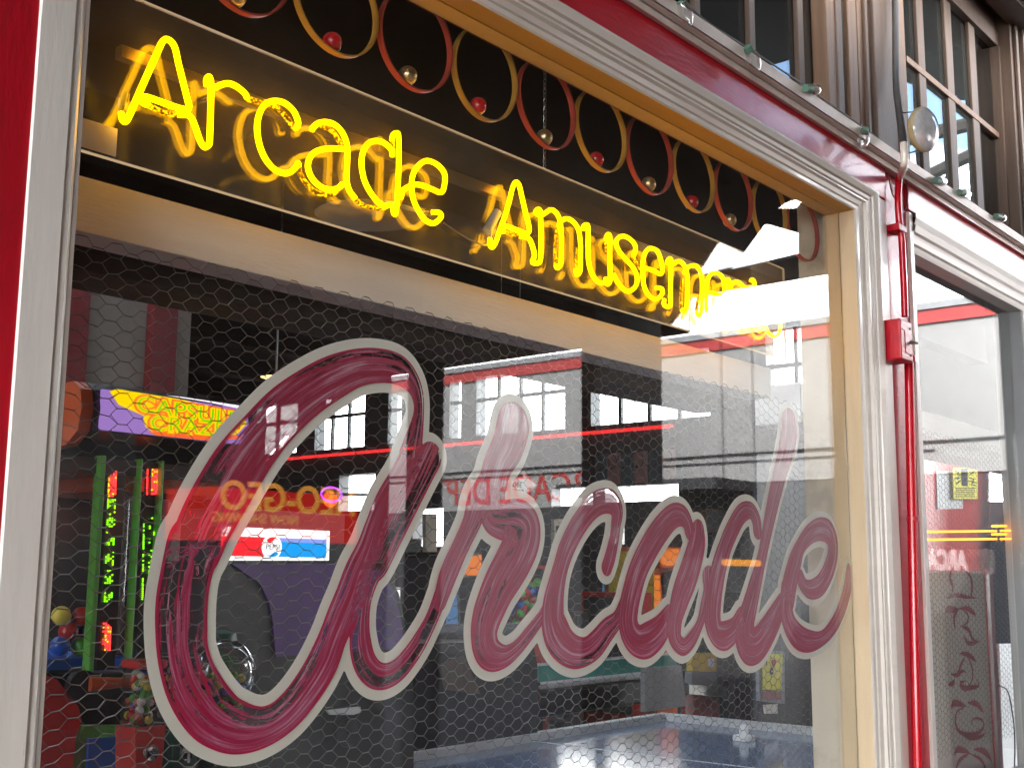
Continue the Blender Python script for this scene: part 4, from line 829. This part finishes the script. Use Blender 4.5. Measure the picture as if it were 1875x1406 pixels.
text('badge_lettering', 'badge_lettering', 'PEPSI', rr_*.62, (cx_, 3.862, zc_), FACE_NY, 'dark_grey', vm, .001, sx=1.05)
# black cabinet with purple side in front of it
pc = thing('game_cabinet', at(580, 1200, 2.0), 'big black game cabinet with a curved purple side panel behind the first letter', 'arcade machine'); pc.location.z = 0
P = MB(); plate(P, ((398, 1026), (640, 1026), (705, 1042), (730, 1085), (752, 1190), (760, 1300), (752, 1500), (392, 1500)), 2.0, .55); P.build('body', 'black_cab', pc)
P = MB(); plate(P, ((425, 1032), (640, 1031), (700, 1046), (724, 1086), (745, 1186), (505, 1202), (500, 1135), (492, 1100), (476, 1068)), 1.99, .009); P.build('side_art', 'purple', pc)
P = MB(); plate(P, ((600, 1300), (660, 1293), (662, 1303), (648, 1308), (606, 1308)), 1.985, .014); P.build('vent_cover', 'pale_grey', pc)
q = at(635, 1340, 1.99)
mb = MB()
for r_i in (.012, .022, .032, .042, .052): mb.tube([(q[0]+r_i*math.cos(t*.3927), 1.985, q[2]+r_i*math.sin(t*.3927)) for t in range(16)], .0022, 5, closed=True)
mb.build('fan_grille', 'dark_grey', pc)
dc = thing('driving_cabinet', at(870, 1250, 2.2), 'low black driving game cabinet with rounded grey hood behind the letter r', 'arcade machine'); dc.location.z = 0
P = MB(); plate(P, ((762, 1178), (975, 1172), (984, 1215), (986, 1500), (757, 1500)), 2.2, .9); P.build('body', 'black_cab', dc)
a_, b_ = at(775, 1160, 2.5), at(1003, 1150, 2.5); MB().tube([(a_[0], 2.5, a_[2]), (b_[0], 2.5, b_[2]-.02)], .045, 18).build('hood', 'dark_grey', dc)
P = MB(); plate(P, ((705, 1200), (733, 1195), (735, 1238), (700, 1243)), 1.975, .012); P.build('screen', 'dark_green', pc)
P = MB(); plate(P, ((806, 1215), (850, 1200), (880, 1270), (818, 1262)), 2.18, .015); P.build('side_art', 'brown_wood', dc)
# air hockey
k1 = at(1212, 1303, .86, 2); hx1, hy1 = float(k1[0]), float(k1[1])
ah = thing('air_hockey_table', (hx1-1.2, hy1-.8, 0), 'air hockey table with pale rails and glossy blue playfield', 'air hockey table')
hx0, hy0 = hx1-2.9, .55
MB().box(hx0+.05, hx1-.05, hy0+.05, hy1-.05, .79, .822).build('playfield', 'rink', ah)
MB().box(hx0, hx1, hy1-.05, hy1, .80, .86).box(hx1-.05, hx1, hy0, hy1-.0505, .80, .86).box(hx0, hx1-.0505, hy0, hy0+.05, .80, .86).box(hx0, hx0+.05, hy0+.0505, hy1-.0505, .80, .86).build('rail', 'pale_grey', ah, bevel=.006)
MB().box(hx0-.01, hx1+.01, hy0-.01, hy1+.01, .55, .788).build('apron', 'black_cab', ah, bevel=.01)
for x in (hx0+.2, hx1-.25):
    for y in (hy0+.1, hy1-.25): MB().box(x, x+.12, y, y+.12, 0, .549).build('leg', 'dark_grey', ah)
mb = MB(); xm = (hx0+hx1)/2+.3
mb.box(xm-.006, xm+.006, hy0+.06, hy1-.06, .8225, .8232); mb.build('centre_line', 'white_plastic', ah)
q = at(1362, 1352, .83, 2); MB().lathe([(.052, .824), (.054, .832), (.050, .846), (.030, .848), (.022, .852), (.021, .885), (.015, .896), (.003, .9)], (q[0], q[1], 0), 'z', 28).build('mallet', 'white_plastic', label='white air hockey mallet standing on the blue playfield', cat='mallet')
# pool table
q0, q1, q2 = at(1000, 1251, .82, 2), at(1262, 1222, .82, 2), at(1100, 1189, .82, 2)
tx0, ty0, tx1, ty1 = float(q0[0])-.2, float(q0[1]), 10.9, 5.3
pt = thing('pool_table', ((tx0+tx1)/2, (ty0+ty1)/2, 0), 'pool table with green cloth, black body and chrome corner caps', 'pool table')
MB().box(tx0+.09, tx1-.09, ty0+.09, ty1-.09, .77, .806).build('cloth', 'felt', pt)
MB().box(tx0+.03, tx1-.03, ty0+.03, ty1-.03, .58, .758).build('body', 'black_cab', pt, bevel=.02)
MB().box(tx0+.10, tx1-.10, ty0, ty0+.10, .78, .822).box(tx0+.10, tx1-.10, ty1-.10, ty1, .78, .822).box(tx0, tx0+.10, ty0+.10, ty1-.10, .78, .822).box(tx1-.10, tx1, ty0+.10, ty1-.10, .78, .822).build('rail', 'pale_grey', pt, bevel=.01)
for x in (tx0, tx1):
    for y in (ty0, ty1):
        sx_ = 1 if x == tx0 else -1; sy_ = 1 if y == ty0 else -1
        MB().prism([(x+sx_*.03, y), (x+sx_*.13, y), (x+sx_*.13, y+sy_*.10), (x+sx_*.10, y+sy_*.13), (x, y+sy_*.13), (x, y+sy_*.03)][::(1 if sx_*sy_ > 0 else -1)], .70, .834, 'z').build('corner_cap', 'chrome', pt)
for x in (tx0+.2, tx1-.35):
    for y in (ty0+.15, ty1-.3): MB().box(x, x+.15, y, y+.15, 0, .579).build('leg', 'black_cab', pt)
# arrow sign
ar = thing('arrow_sign', at(940, 885, 4.4), 'white arrow sign pointing right with green letters and red border', 'sign')
P = MB(); plate(P, ((905, 876), (958, 873), (956, 862), (985, 888), (958, 910), (959, 899), (905, 897)), 4.4, .012); P.build('board', 'cab_red', ar)
P = MB(); plate(P, ((906, 879), (960, 876), (959, 869), (981, 888), (960, 904), (960, 896), (906, 894)), 4.39, .009); P.build('face', 'paper', ar)
c = at(932, 886.5, 4.386); text('lettering', 'lettering', 'CHANGE MACHINE', .055, c, FACE_NY, 'dark_green', ar, .001, sx=.62)
MB().tube([at(915, 862, 4.41), (at(915, 862, 4.41)[0], 4.41, 4.7)], .003, 5).tube([at(950, 866, 4.41), (at(950, 866, 4.41)[0], 4.41, 4.7)], .003, 5).build('hanger', 'steel', ar)
# poster and its board on a dark pier
po = thing('poster', at(1415, 1240, 1.6), 'yellow and pink poster with black I and a red heart in a grey frame', 'poster')
P = MB(); plate(P, ((1389, 1192), (1437, 1192), (1437, 1288), (1391, 1283)), 1.6, .02); P.build('frame', 'mid_grey', po)
P = MB(); plate(P, ((1396, 1197), (1433, 1197), (1431, 1264), (1397, 1262)), 1.594, .005); P.build('sheet', 'paper_yellow', po)
P = MB(); plate(P, ((1397, 1265), (1431, 1267), (1431, 1281), (1397, 1279)), 1.594, .005); P.build('sheet', 'pink_shutter', po)
c = at(1404, 1213, 1.59); text('lettering', 'lettering', 'I', .05, c, FACE_NY, 'ink', po, .001)
c = at(1413, 1229, 1.59); text('lettering', 'lettering', 'C', .04, c, FACE_NY, 'ink', po, .001, bold=.004)
c = at(1417, 1213, 1.59); hp = []
for k in range(24):
    t = 2*math.pi*k/24; hp.append((float(c[0])+.0014*16*math.sin(t)**3, float(c[2])+.0014*(13*math.cos(t)-5*math.cos(2*t)-2*math.cos(3*t)-math.cos(4*t))))
MB().prism(hp, 1.588, 1.592, 'y').build('heart', 'cab_red', po)
P = MB(); plate(P, ((1400, 1290), (1424, 1288), (1424, 1306), (1402, 1306)), 1.6, .01); P.build('price_card', 'paper', label='small cream price card under the framed heart poster', cat='card')
P = MB(); plate(P, ((1386, 830), (1500, 830), (1500, 1500), (1386, 1500)), 1.66, .03); P.build('dark_pier', 'dark_grey', B)
# pinball back-glass and counter
pb = thing('counter', at(1330, 1260, 3.2), 'serving counter with yellow panels, steel ledge and red front at the right', 'counter')
P = MB(); plate(P, ((1268, 1195), (1390, 1195), (1390, 1232), (1268, 1228)), 3.2, .05); P.build('yellow_panel', 'yellow_paint', pb)
for a_ in (1299, 1338): P = MB(); plate(P, ((a_, 1205), (a_+9, 1205), (a_+9, 1221), (a_, 1221)), 3.19, .008); P.build('card', 'white_plastic', pb)
P = MB(); plate(P, ((1268, 1229), (1390, 1233), (1390, 1257), (1266, 1252)), 3.2, .06); P.build('glass_band', 'mid_grey', pb)
P = MB(); plate(P, ((1262, 1253), (1392, 1259), (1392, 1282), (1262, 1270)), 3.12, .05); P.build('ledge', 'steel', pb)
P = MB(); plate(P, ((1255, 1271), (1392, 1283), (1392, 1500), (1255, 1500)), 3.18, .03); P.build('front', 'cab_red', pb)
P = MB(); plate(P, ((1180, 1222), (1248, 1218), (1257, 1292), (1180, 1303)), 3.0, .03); o = P.build('side_desk', 'mid_grey', label='grey metal desk side between the pool table and the red counter', cat='desk')
# pale rear panels and assorted machines deeper in
def cab(px0, px1, pyt, Y, mats, lab, nm='game_cabinet', scr='screen_blue', mq='lit_violet'):
    a, b = at(px0, pyt, Y), at(px1, pyt, Y); x0, x1, zt = float(a[0]), float(b[0]), float(a[2]); w_ = x1-x0
    t = thing(nm, ((x0+x1)/2, Y, 0), lab, 'arcade machine', 'game cabinets deeper in the hall')
    pr = [(Y+.1, 0), (Y+.1, .8), (Y, .85), (Y+.02, .95), (Y+.28, 1.05), (Y+.32, zt-.28), (Y+.05, zt-.22), (Y+.05, zt), (Y+.75, zt), (Y+.75, 0)]
    MB().prism(pr, x0, x1).build('body', mats[0], t)
    MB().box(x0+.02, x1-.02, Y+.035, Y+.048, zt-.20, zt-.02).build('marquee', mq, t)
    MB().add([(x0+.04, Y+.275, 1.06), (x1-.04, Y+.275, 1.06), (x1-.04, Y+.31, zt-.30), (x0+.04, Y+.31, zt-.30)], [(0, 1, 2, 3)]).build('screen', scr, t)
    MB().box(x0-.012, x0-.002, Y+.12, Y+.7, .2, zt-.05).build('side_art', mats[1], t)
    mb = MB()
    for k in range(5): mb.ball((x0+w_*(.25+.12*k), Y+.12, .995), .014, 8)
    mb.build('buttons', 'ball_red', t)
cab(700, 742, 1075, 5.0, ('steel', 'pale_grey'), 'silver topped machine behind the purple cabinet', mq='cola_white')
cab(742, 778, 985, 6.2, ('brown_wood', 'brown_wood'), 'tall brown cabinet between the two stems of the first letter', mq='dark_grey', scr='dark_grey')
cab(838, 890, 1010, 5.6, ('black_cab', 'dark_grey'), 'black cabinet seen through the leg of letter r', mq='orange_sign')
cab(1060, 1085, 1120, 5.6, ('brown_wood', 'chrome'), 'low brown machine with chrome arch inside letter c', mq='dark_grey')
cab(1120, 1150, 960, 6.0, ('dark_grey', 'dark_grey'), 'dark cabinet with two small white cards above letter c', mq='cola_white')
cab(1172, 1200, 1085, 5.5, ('cab_red', 'dark_grey'), 'red framed game cabinet inside the small letter a', mq='cab_red')
cab(1215, 1255, 1000, 5.5, ('orange_plastic', 'yellow_paint'), 'amber round topped machine inside the small letter a', mq='orange_sign', scr='orange_sign')
cab(1300, 1330, 930, 5.4, ('brown_wood', 'brown_wood'), 'speckled brown cabinet seen inside letter d', mq='dark_grey', scr='pale_grey')
cab(1400, 1462, 1085, 2.8, ('black_cab', 'black_cab'), 'dark cabinet with a thin red strip beside letter d', mq='led_red', scr='screen_blue')
rn = random.Random(11); q = at(955, 1120, 5.8); bm_ = thing('ball_dispenser', (q[0], 5.8, 0), 'clear dispenser full of coloured balls inside letter r', 'dispenser')
mb = MB()
for k in range(150): mb.ball((q[0]+rn.uniform(-.16, .16), 5.8+rn.uniform(-.14, .14), q[2]+rn.uniform(-.24, .28)), .04, 10, rn.randrange(5))
mb.build('balls', ['ball_red', 'blue_plastic', 'green_plastic', 'yellow_paint', 'ball_red'], bm_)
MB().box(q[0]-.18, q[0]+.18, 5.60, 6.00, 0, q[2]-.26).build('base', 'cab_red', bm_); MB().box(q[0]-.18, q[0]+.18, 5.60, 6.00, q[2]+.40, q[2]+.43).box(q[0]+.16, q[0]+.18, 5.60, 5.62, q[2]-.26, q[2]+.4).build('frame', 'cab_red', bm_)
for (a0, a1, b0, b1, Y, mt) in ((1015, 1165, 950, 1450, 7.4, 'plaster'), (780, 800, 940, 1450, 7.0, 'plaster'), (1290, 1420, 1045, 1450, 6.8, 'plaster')):
    P = MB(); plate(P, ((a0, b0), (a1, b0), (a1, b1), (a0, b1)), Y, .05); P.build('rear_panel', mt, B)
# rope light along the gallery wall, neon disc, ceiling lamps
MB().tube([(WX-.06, wy(440, 820), wz(1089, 794)), (WX-.06, wy(1236, 781), wz(1231, 781))], .022, 8).build('rope_light', 'rope_red', label='red rope light running along the wall below the high windows', cat='rope light')
q = at(505, 691, 6.0); cl_ = thing('ceiling_lamp', q, 'small glowing oval ceiling lamp in the dark upper left of the hall', 'lamp')
MB().lathe([(.05, -.02), (.12, 0), (.05, .01)], q, 'z', 20).build('shade', 'lamp_warm', cl_); MB().tube([q, (q[0], q[1], 4.7)], .01, 6).build('rod', 'steel', cl_)
nr = at(607, 905, 4.3); nd_ = thing('neon_ring_sign', nr, 'round violet neon sign with a red and white centre above the drink machine', 'neon sign')
MB().tube([(nr[0]+.085*math.cos(t*.2618), 4.3, nr[2]+.045*math.sin(t*.2618)) for t in range(24)], .006, 6, closed=True).build('tube', 'lit_violet', nd_)
MB().lathe([(.05, -.01), (.05, .01)], (nr[0], 4.31, nr[2]-.03), 'y', 24).build('disc', 'marquee_orange', nd_); MB().tube([(nr[0]-.05, 4.33, nr[2]), (nr[0]+.4, 4.33, nr[2]+.02)], .01, 6).build('bracket', 'steel', nd_)
# rings and shutters on the far wall
y0_, y1_ = wy(1238), wy(1090); zt_, zb_2 = wz(1160, 828), wz(1160, 885)
fr2 = thing('ring_frieze', (WX-.1, (y0_+y1_)/2, zt_), 'far row of thin dark rings with black balls before pink and teal shutters', 'ornament')
n_ = 6
for k in range(n_):
    yc_ = y0_+(y1_-y0_)*(k+.5)/n_; r = (y1_-y0_)/n_/2*.95; mb = MB(); mb.tube([(WX-.1, yc_+r*math.cos(t*.3), zt_-.02-r*.9+r*math.sin(t*.3)) for t in range(21)], .006, 5, closed=True); mb.build('ring', 'black_cab', fr2)
    MB().ball((WX-.1, yc_, zt_-.02-r*1.75), .02, 10).build('ball', 'black_cab', fr2)
    MB().box(WX-.03, WX-.005, yc_-r*.95, yc_+r*.95, zb_2, zt_).build('shutter', 'pink_shutter' if k % 2 == 0 else 'teal_shutter', fr2)
# ------------------------------------------------------------------ behind the second window
MB().box(3.60, 6.2, .25, .33, bz0, bz1).box(3.60, 6.2, .335, .5, bz0-.03, bz1+.01).build('window_beam', 'beam_paint', B)
P = MB(); plate(P, ((1600, 838), (1812, 846), (1812, 1450), (1600, 1450)), 1.5, .05); P.build('panelled_wall', 'cab_red', B)
P = MB(); plate(P, ((1715, 862), (1763, 862), (1763, 931), (1717, 932)), 1.49, .009); P.build('notice', 'pale_grey', label='blank pale notice sheet on the red wall in the second window', cat='notice')
yp = thing('warning_poster', at(1767, 884, 1.46), 'yellow poster with a black doorway symbol between zigzag rays', 'poster')
P = MB(); plate(P, ((1745, 856), (1790, 856), (1790, 913), (1747, 913)), 1.46, .006); P.build('sheet', 'paper_yellow', yp)
P = MB(); plate(P, ((1761, 858), (1772, 858), (1772, 890), (1762, 889)), 1.455, .003)
for (x1_, y1_2, x2_, y2_) in ((1749, 862, 1759, 870), (1748, 876, 1759, 874), (1750, 886, 1759, 879), (1775, 870, 1786, 860), (1775, 874, 1788, 884), (1774, 880, 1786, 889)):
    P.tube([at(x1_, y1_2, 1.455), at((x1_+x2_)/2+2, (y1_2+y2_)/2-2, 1.455), at((x1_+x2_)/2-1, (y1_2+y2_)/2+2, 1.455), at(x2_, y2_, 1.455)], .003, 4)
P.build('symbol', 'ink', yp)
P = MB()
for k in range(5): plate(P, ((1750+k % 2, 893+k*3.8), (1787-(k*3 % 5), 893+k*3.8), (1787-(k*3 % 5), 894.4+k*3.8), (1750+k % 2, 894.4+k*3.8)), 1.456, .003)
P.build('small_print', 'ink', yp)
P = MB(); plate(P, ((1814, 918), (1875, 918), (1875, 958), (1814, 958)), 1.6, .05); P.build('red_panel', 'cab_red', B)
P = MB(); plate(P, ((1874, 600), (1990, 600), (1990, 1450), (1870, 1450)), 1.2, .05); P.build('rear_panel', 'dark_grey', B)
P = MB(); plate(P, ((1830, 1178), (1864, 1178), (1866, 1450), (1836, 1450)), 1.1, .03); P.build('bright_area_panel', 'white_plastic', label='white panel added for the sunlit bright area at the right of the second window', cat='door')  # white board added in place of a bright sunlit surface beyond
MB().tube([at(*q, .9) for q in ((1830, 1254), (1845, 1265), (1853, 1300), (1858, 1350), (1857, 1440))], .004, 6, 0, 6).build('power_cable', 'black_rubber', label='black cable curving down in front of the white panel', cat='cable')
nb = thing('neon_border', at(1760, 980, .06), 'pair of straight amber neon tubes across the second window', 'neon sign')
for (a_, b_, y_) in ((1690, 1824, 972.5), (1690, 1824, 987), (1832, 1880, 971), (1832, 1880, 986)): MB().tube([at(a_, y_+(1.0 if a_ < 1800 else .5), .06), at(b_, y_-(0.6), .06)], .0036, 8).build('neon_tube', 'neon_orange', nb)
for y_ in (963, 978): MB().tube([at(1817, y_, .075), at(1851, y_-.5, .075)], .0045, 8).build('neon_tube', 'neon_orange', nb)
for a_ in (1825, 1833): MB().tube([at(a_, 958, .075), at(a_, 992, .075)], .003, 6).build('holder', 'clear_tube', nb)
# dragon lettered banner
dp = thing('dragon_banner', at(1765, 1200, .28), 'tall grey banner with red dragon shaped letters and a dark red edge', 'banner')
P = MB(); plate(P, ((1690, 1045), (1816, 1045), (1838, 1480), (1690, 1480)), .28, .008); P.build('panel', 'paper', dp)
P = MB(); plate(P, ((1804, 1042), (1817, 1042), (1843, 1480), (1829, 1480)), .272, .012); P.build('edge_strip', 'cab_red', dp)
def dragon(strokes):
    mb = MB(); yk = .2765
    for pts, wd in strokes:
        Q = catmull([Vector(at(a, b, yk)) for a, b in pts], 8); n_ = len(Q)
        for i in range(n_-1):
            t = i/(n_-1); t2 = (i+1)/(n_-1); w1 = wd*.0017*(.25+math.sin(math.pi*min(1, t*1.15))); w2 = wd*.0017*(.25+math.sin(math.pi*min(1, t2*1.15)))
            d = (Q[i+1]-Q[i]); d.y = 0; d = d.normalized() if d.length > 1e-7 else Vector((1, 0, 0)); p_ = Vector((-d.z, 0, d.x))
            mb.add([Q[i]+p_*w1, Q[i]-p_*w1, Q[i+1]-p_*w2, Q[i+1]+p_*w2], [(0, 1, 2, 3)])
            if i % 3 == 0 and 2 < i < n_-3: mb.add([Q[i]+p_*w1*.8, Q[i+1]+p_*w2*.8, Q[i]+p_*(w1+.010)-d*.006], [(0, 1, 2)])
    return mb
DR = [[([(1742, 1042), (1739, 1058), (1745, 1075), (1740, 1092)], 5), ([(1765, 1042), (1777, 1056), (1780, 1075), (1778, 1092), (1786, 1095)], 5), ([(1734, 1095), (1752, 1089), (1770, 1093), (1787, 1094)], 4)],
 [([(1731, 1122), (1736, 1115), (1750, 1116), (1757, 1114)], 6), ([(1755, 1116), (1747, 1128), (1748, 1145), (1750, 1153)], 4), ([(1756, 1114), (1772, 1114), (1783, 1122), (1788, 1130)], 5), ([(1764, 1117), (1773, 1127), (1770, 1140), (1758, 1147)], 3), ([(1762, 1147), (1774, 1153), (1780, 1168), (1792, 1176)], 5), ([(1764, 1163), (1772, 1176), (1785, 1177), (1793, 1172)], 4)],
 [([(1757, 1196), (1772, 1198), (1783, 1206), (1788, 1213)], 5), ([(1768, 1201), (1760, 1215), (1755, 1228), (1746, 1236)], 3), ([(1772, 1203), (1780, 1222), (1780, 1243), (1772, 1256)], 3), ([(1741, 1233), (1752, 1236), (1762, 1228), (1770, 1231)], 4), ([(1736, 1253), (1746, 1250), (1748, 1240)], 5), ([(1768, 1246), (1758, 1250), (1764, 1259), (1780, 1258), (1793, 1254), (1788, 1244)], 5)],
 [([(1742, 1298), (1746, 1287), (1760, 1289), (1770, 1293)], 6), ([(1772, 1286), (1788, 1288), (1797, 1298), (1802, 1306)], 6), ([(1768, 1292), (1753, 1302), (1749, 1320), (1756, 1338), (1772, 1344), (1790, 1342), (1801, 1330), (1799, 1318), (1787, 1314), (1778, 1320), (1784, 1330)], 4), ([(1760, 1343), (1778, 1351), (1798, 1347), (1806, 1340)], 4)],
 [([(1748, 1384), (1752, 1372), (1768, 1374), (1778, 1380)], 6), ([(1783, 1371), (1800, 1374), (1812, 1386), (1817, 1398)], 6), ([(1776, 1378), (1760, 1388), (1752, 1402), (1750, 1430)], 4), ([(1778, 1380), (1796, 1390), (1804, 1406), (1806, 1430)], 4)]]
for k, s_ in enumerate(DR): dragon(s_).build('dragon_letter', 'dragon_red', dp)
# white-lettered red board outside, mirrored above the banner
sb = thing('arcade_board', at(1750, 1025, 1.3), 'dark red board with fat white ARCADE letters, mirrored above the banner', 'sign')
sb.location.y = -1.5
c = at(1752, 1027, 1.5); a_, b_ = at(1640, 1027, 1.5), at(1830, 1027, 1.5)
MB().box(float(a_[0]), float(b_[0]), -1.56, -1.504, float(at(1750, 1050, 1.5)[2]), float(at(1750, 1002, 1.5)[2])).build('board', 'deep_red', sb)
text('lettering', 'lettering', 'ARCADE', .17, (float(at(1725, 1027, 1.5)[0]), -1.501, c[2]), FACE_PY, 'white_plastic', sb, .001, sx=1.6, bold=.012)
MB().box(float(b_[0])-.02, float(b_[0])+.02, -1.60, -1.562, 0, float(c[2])+.1).build('board_post', 'black_cab', sb)
chickenwire(3.60, 6.2, .98, 2.12, .20, 'hexagonal chicken wire behind the second window in front of the banner', seed=5)
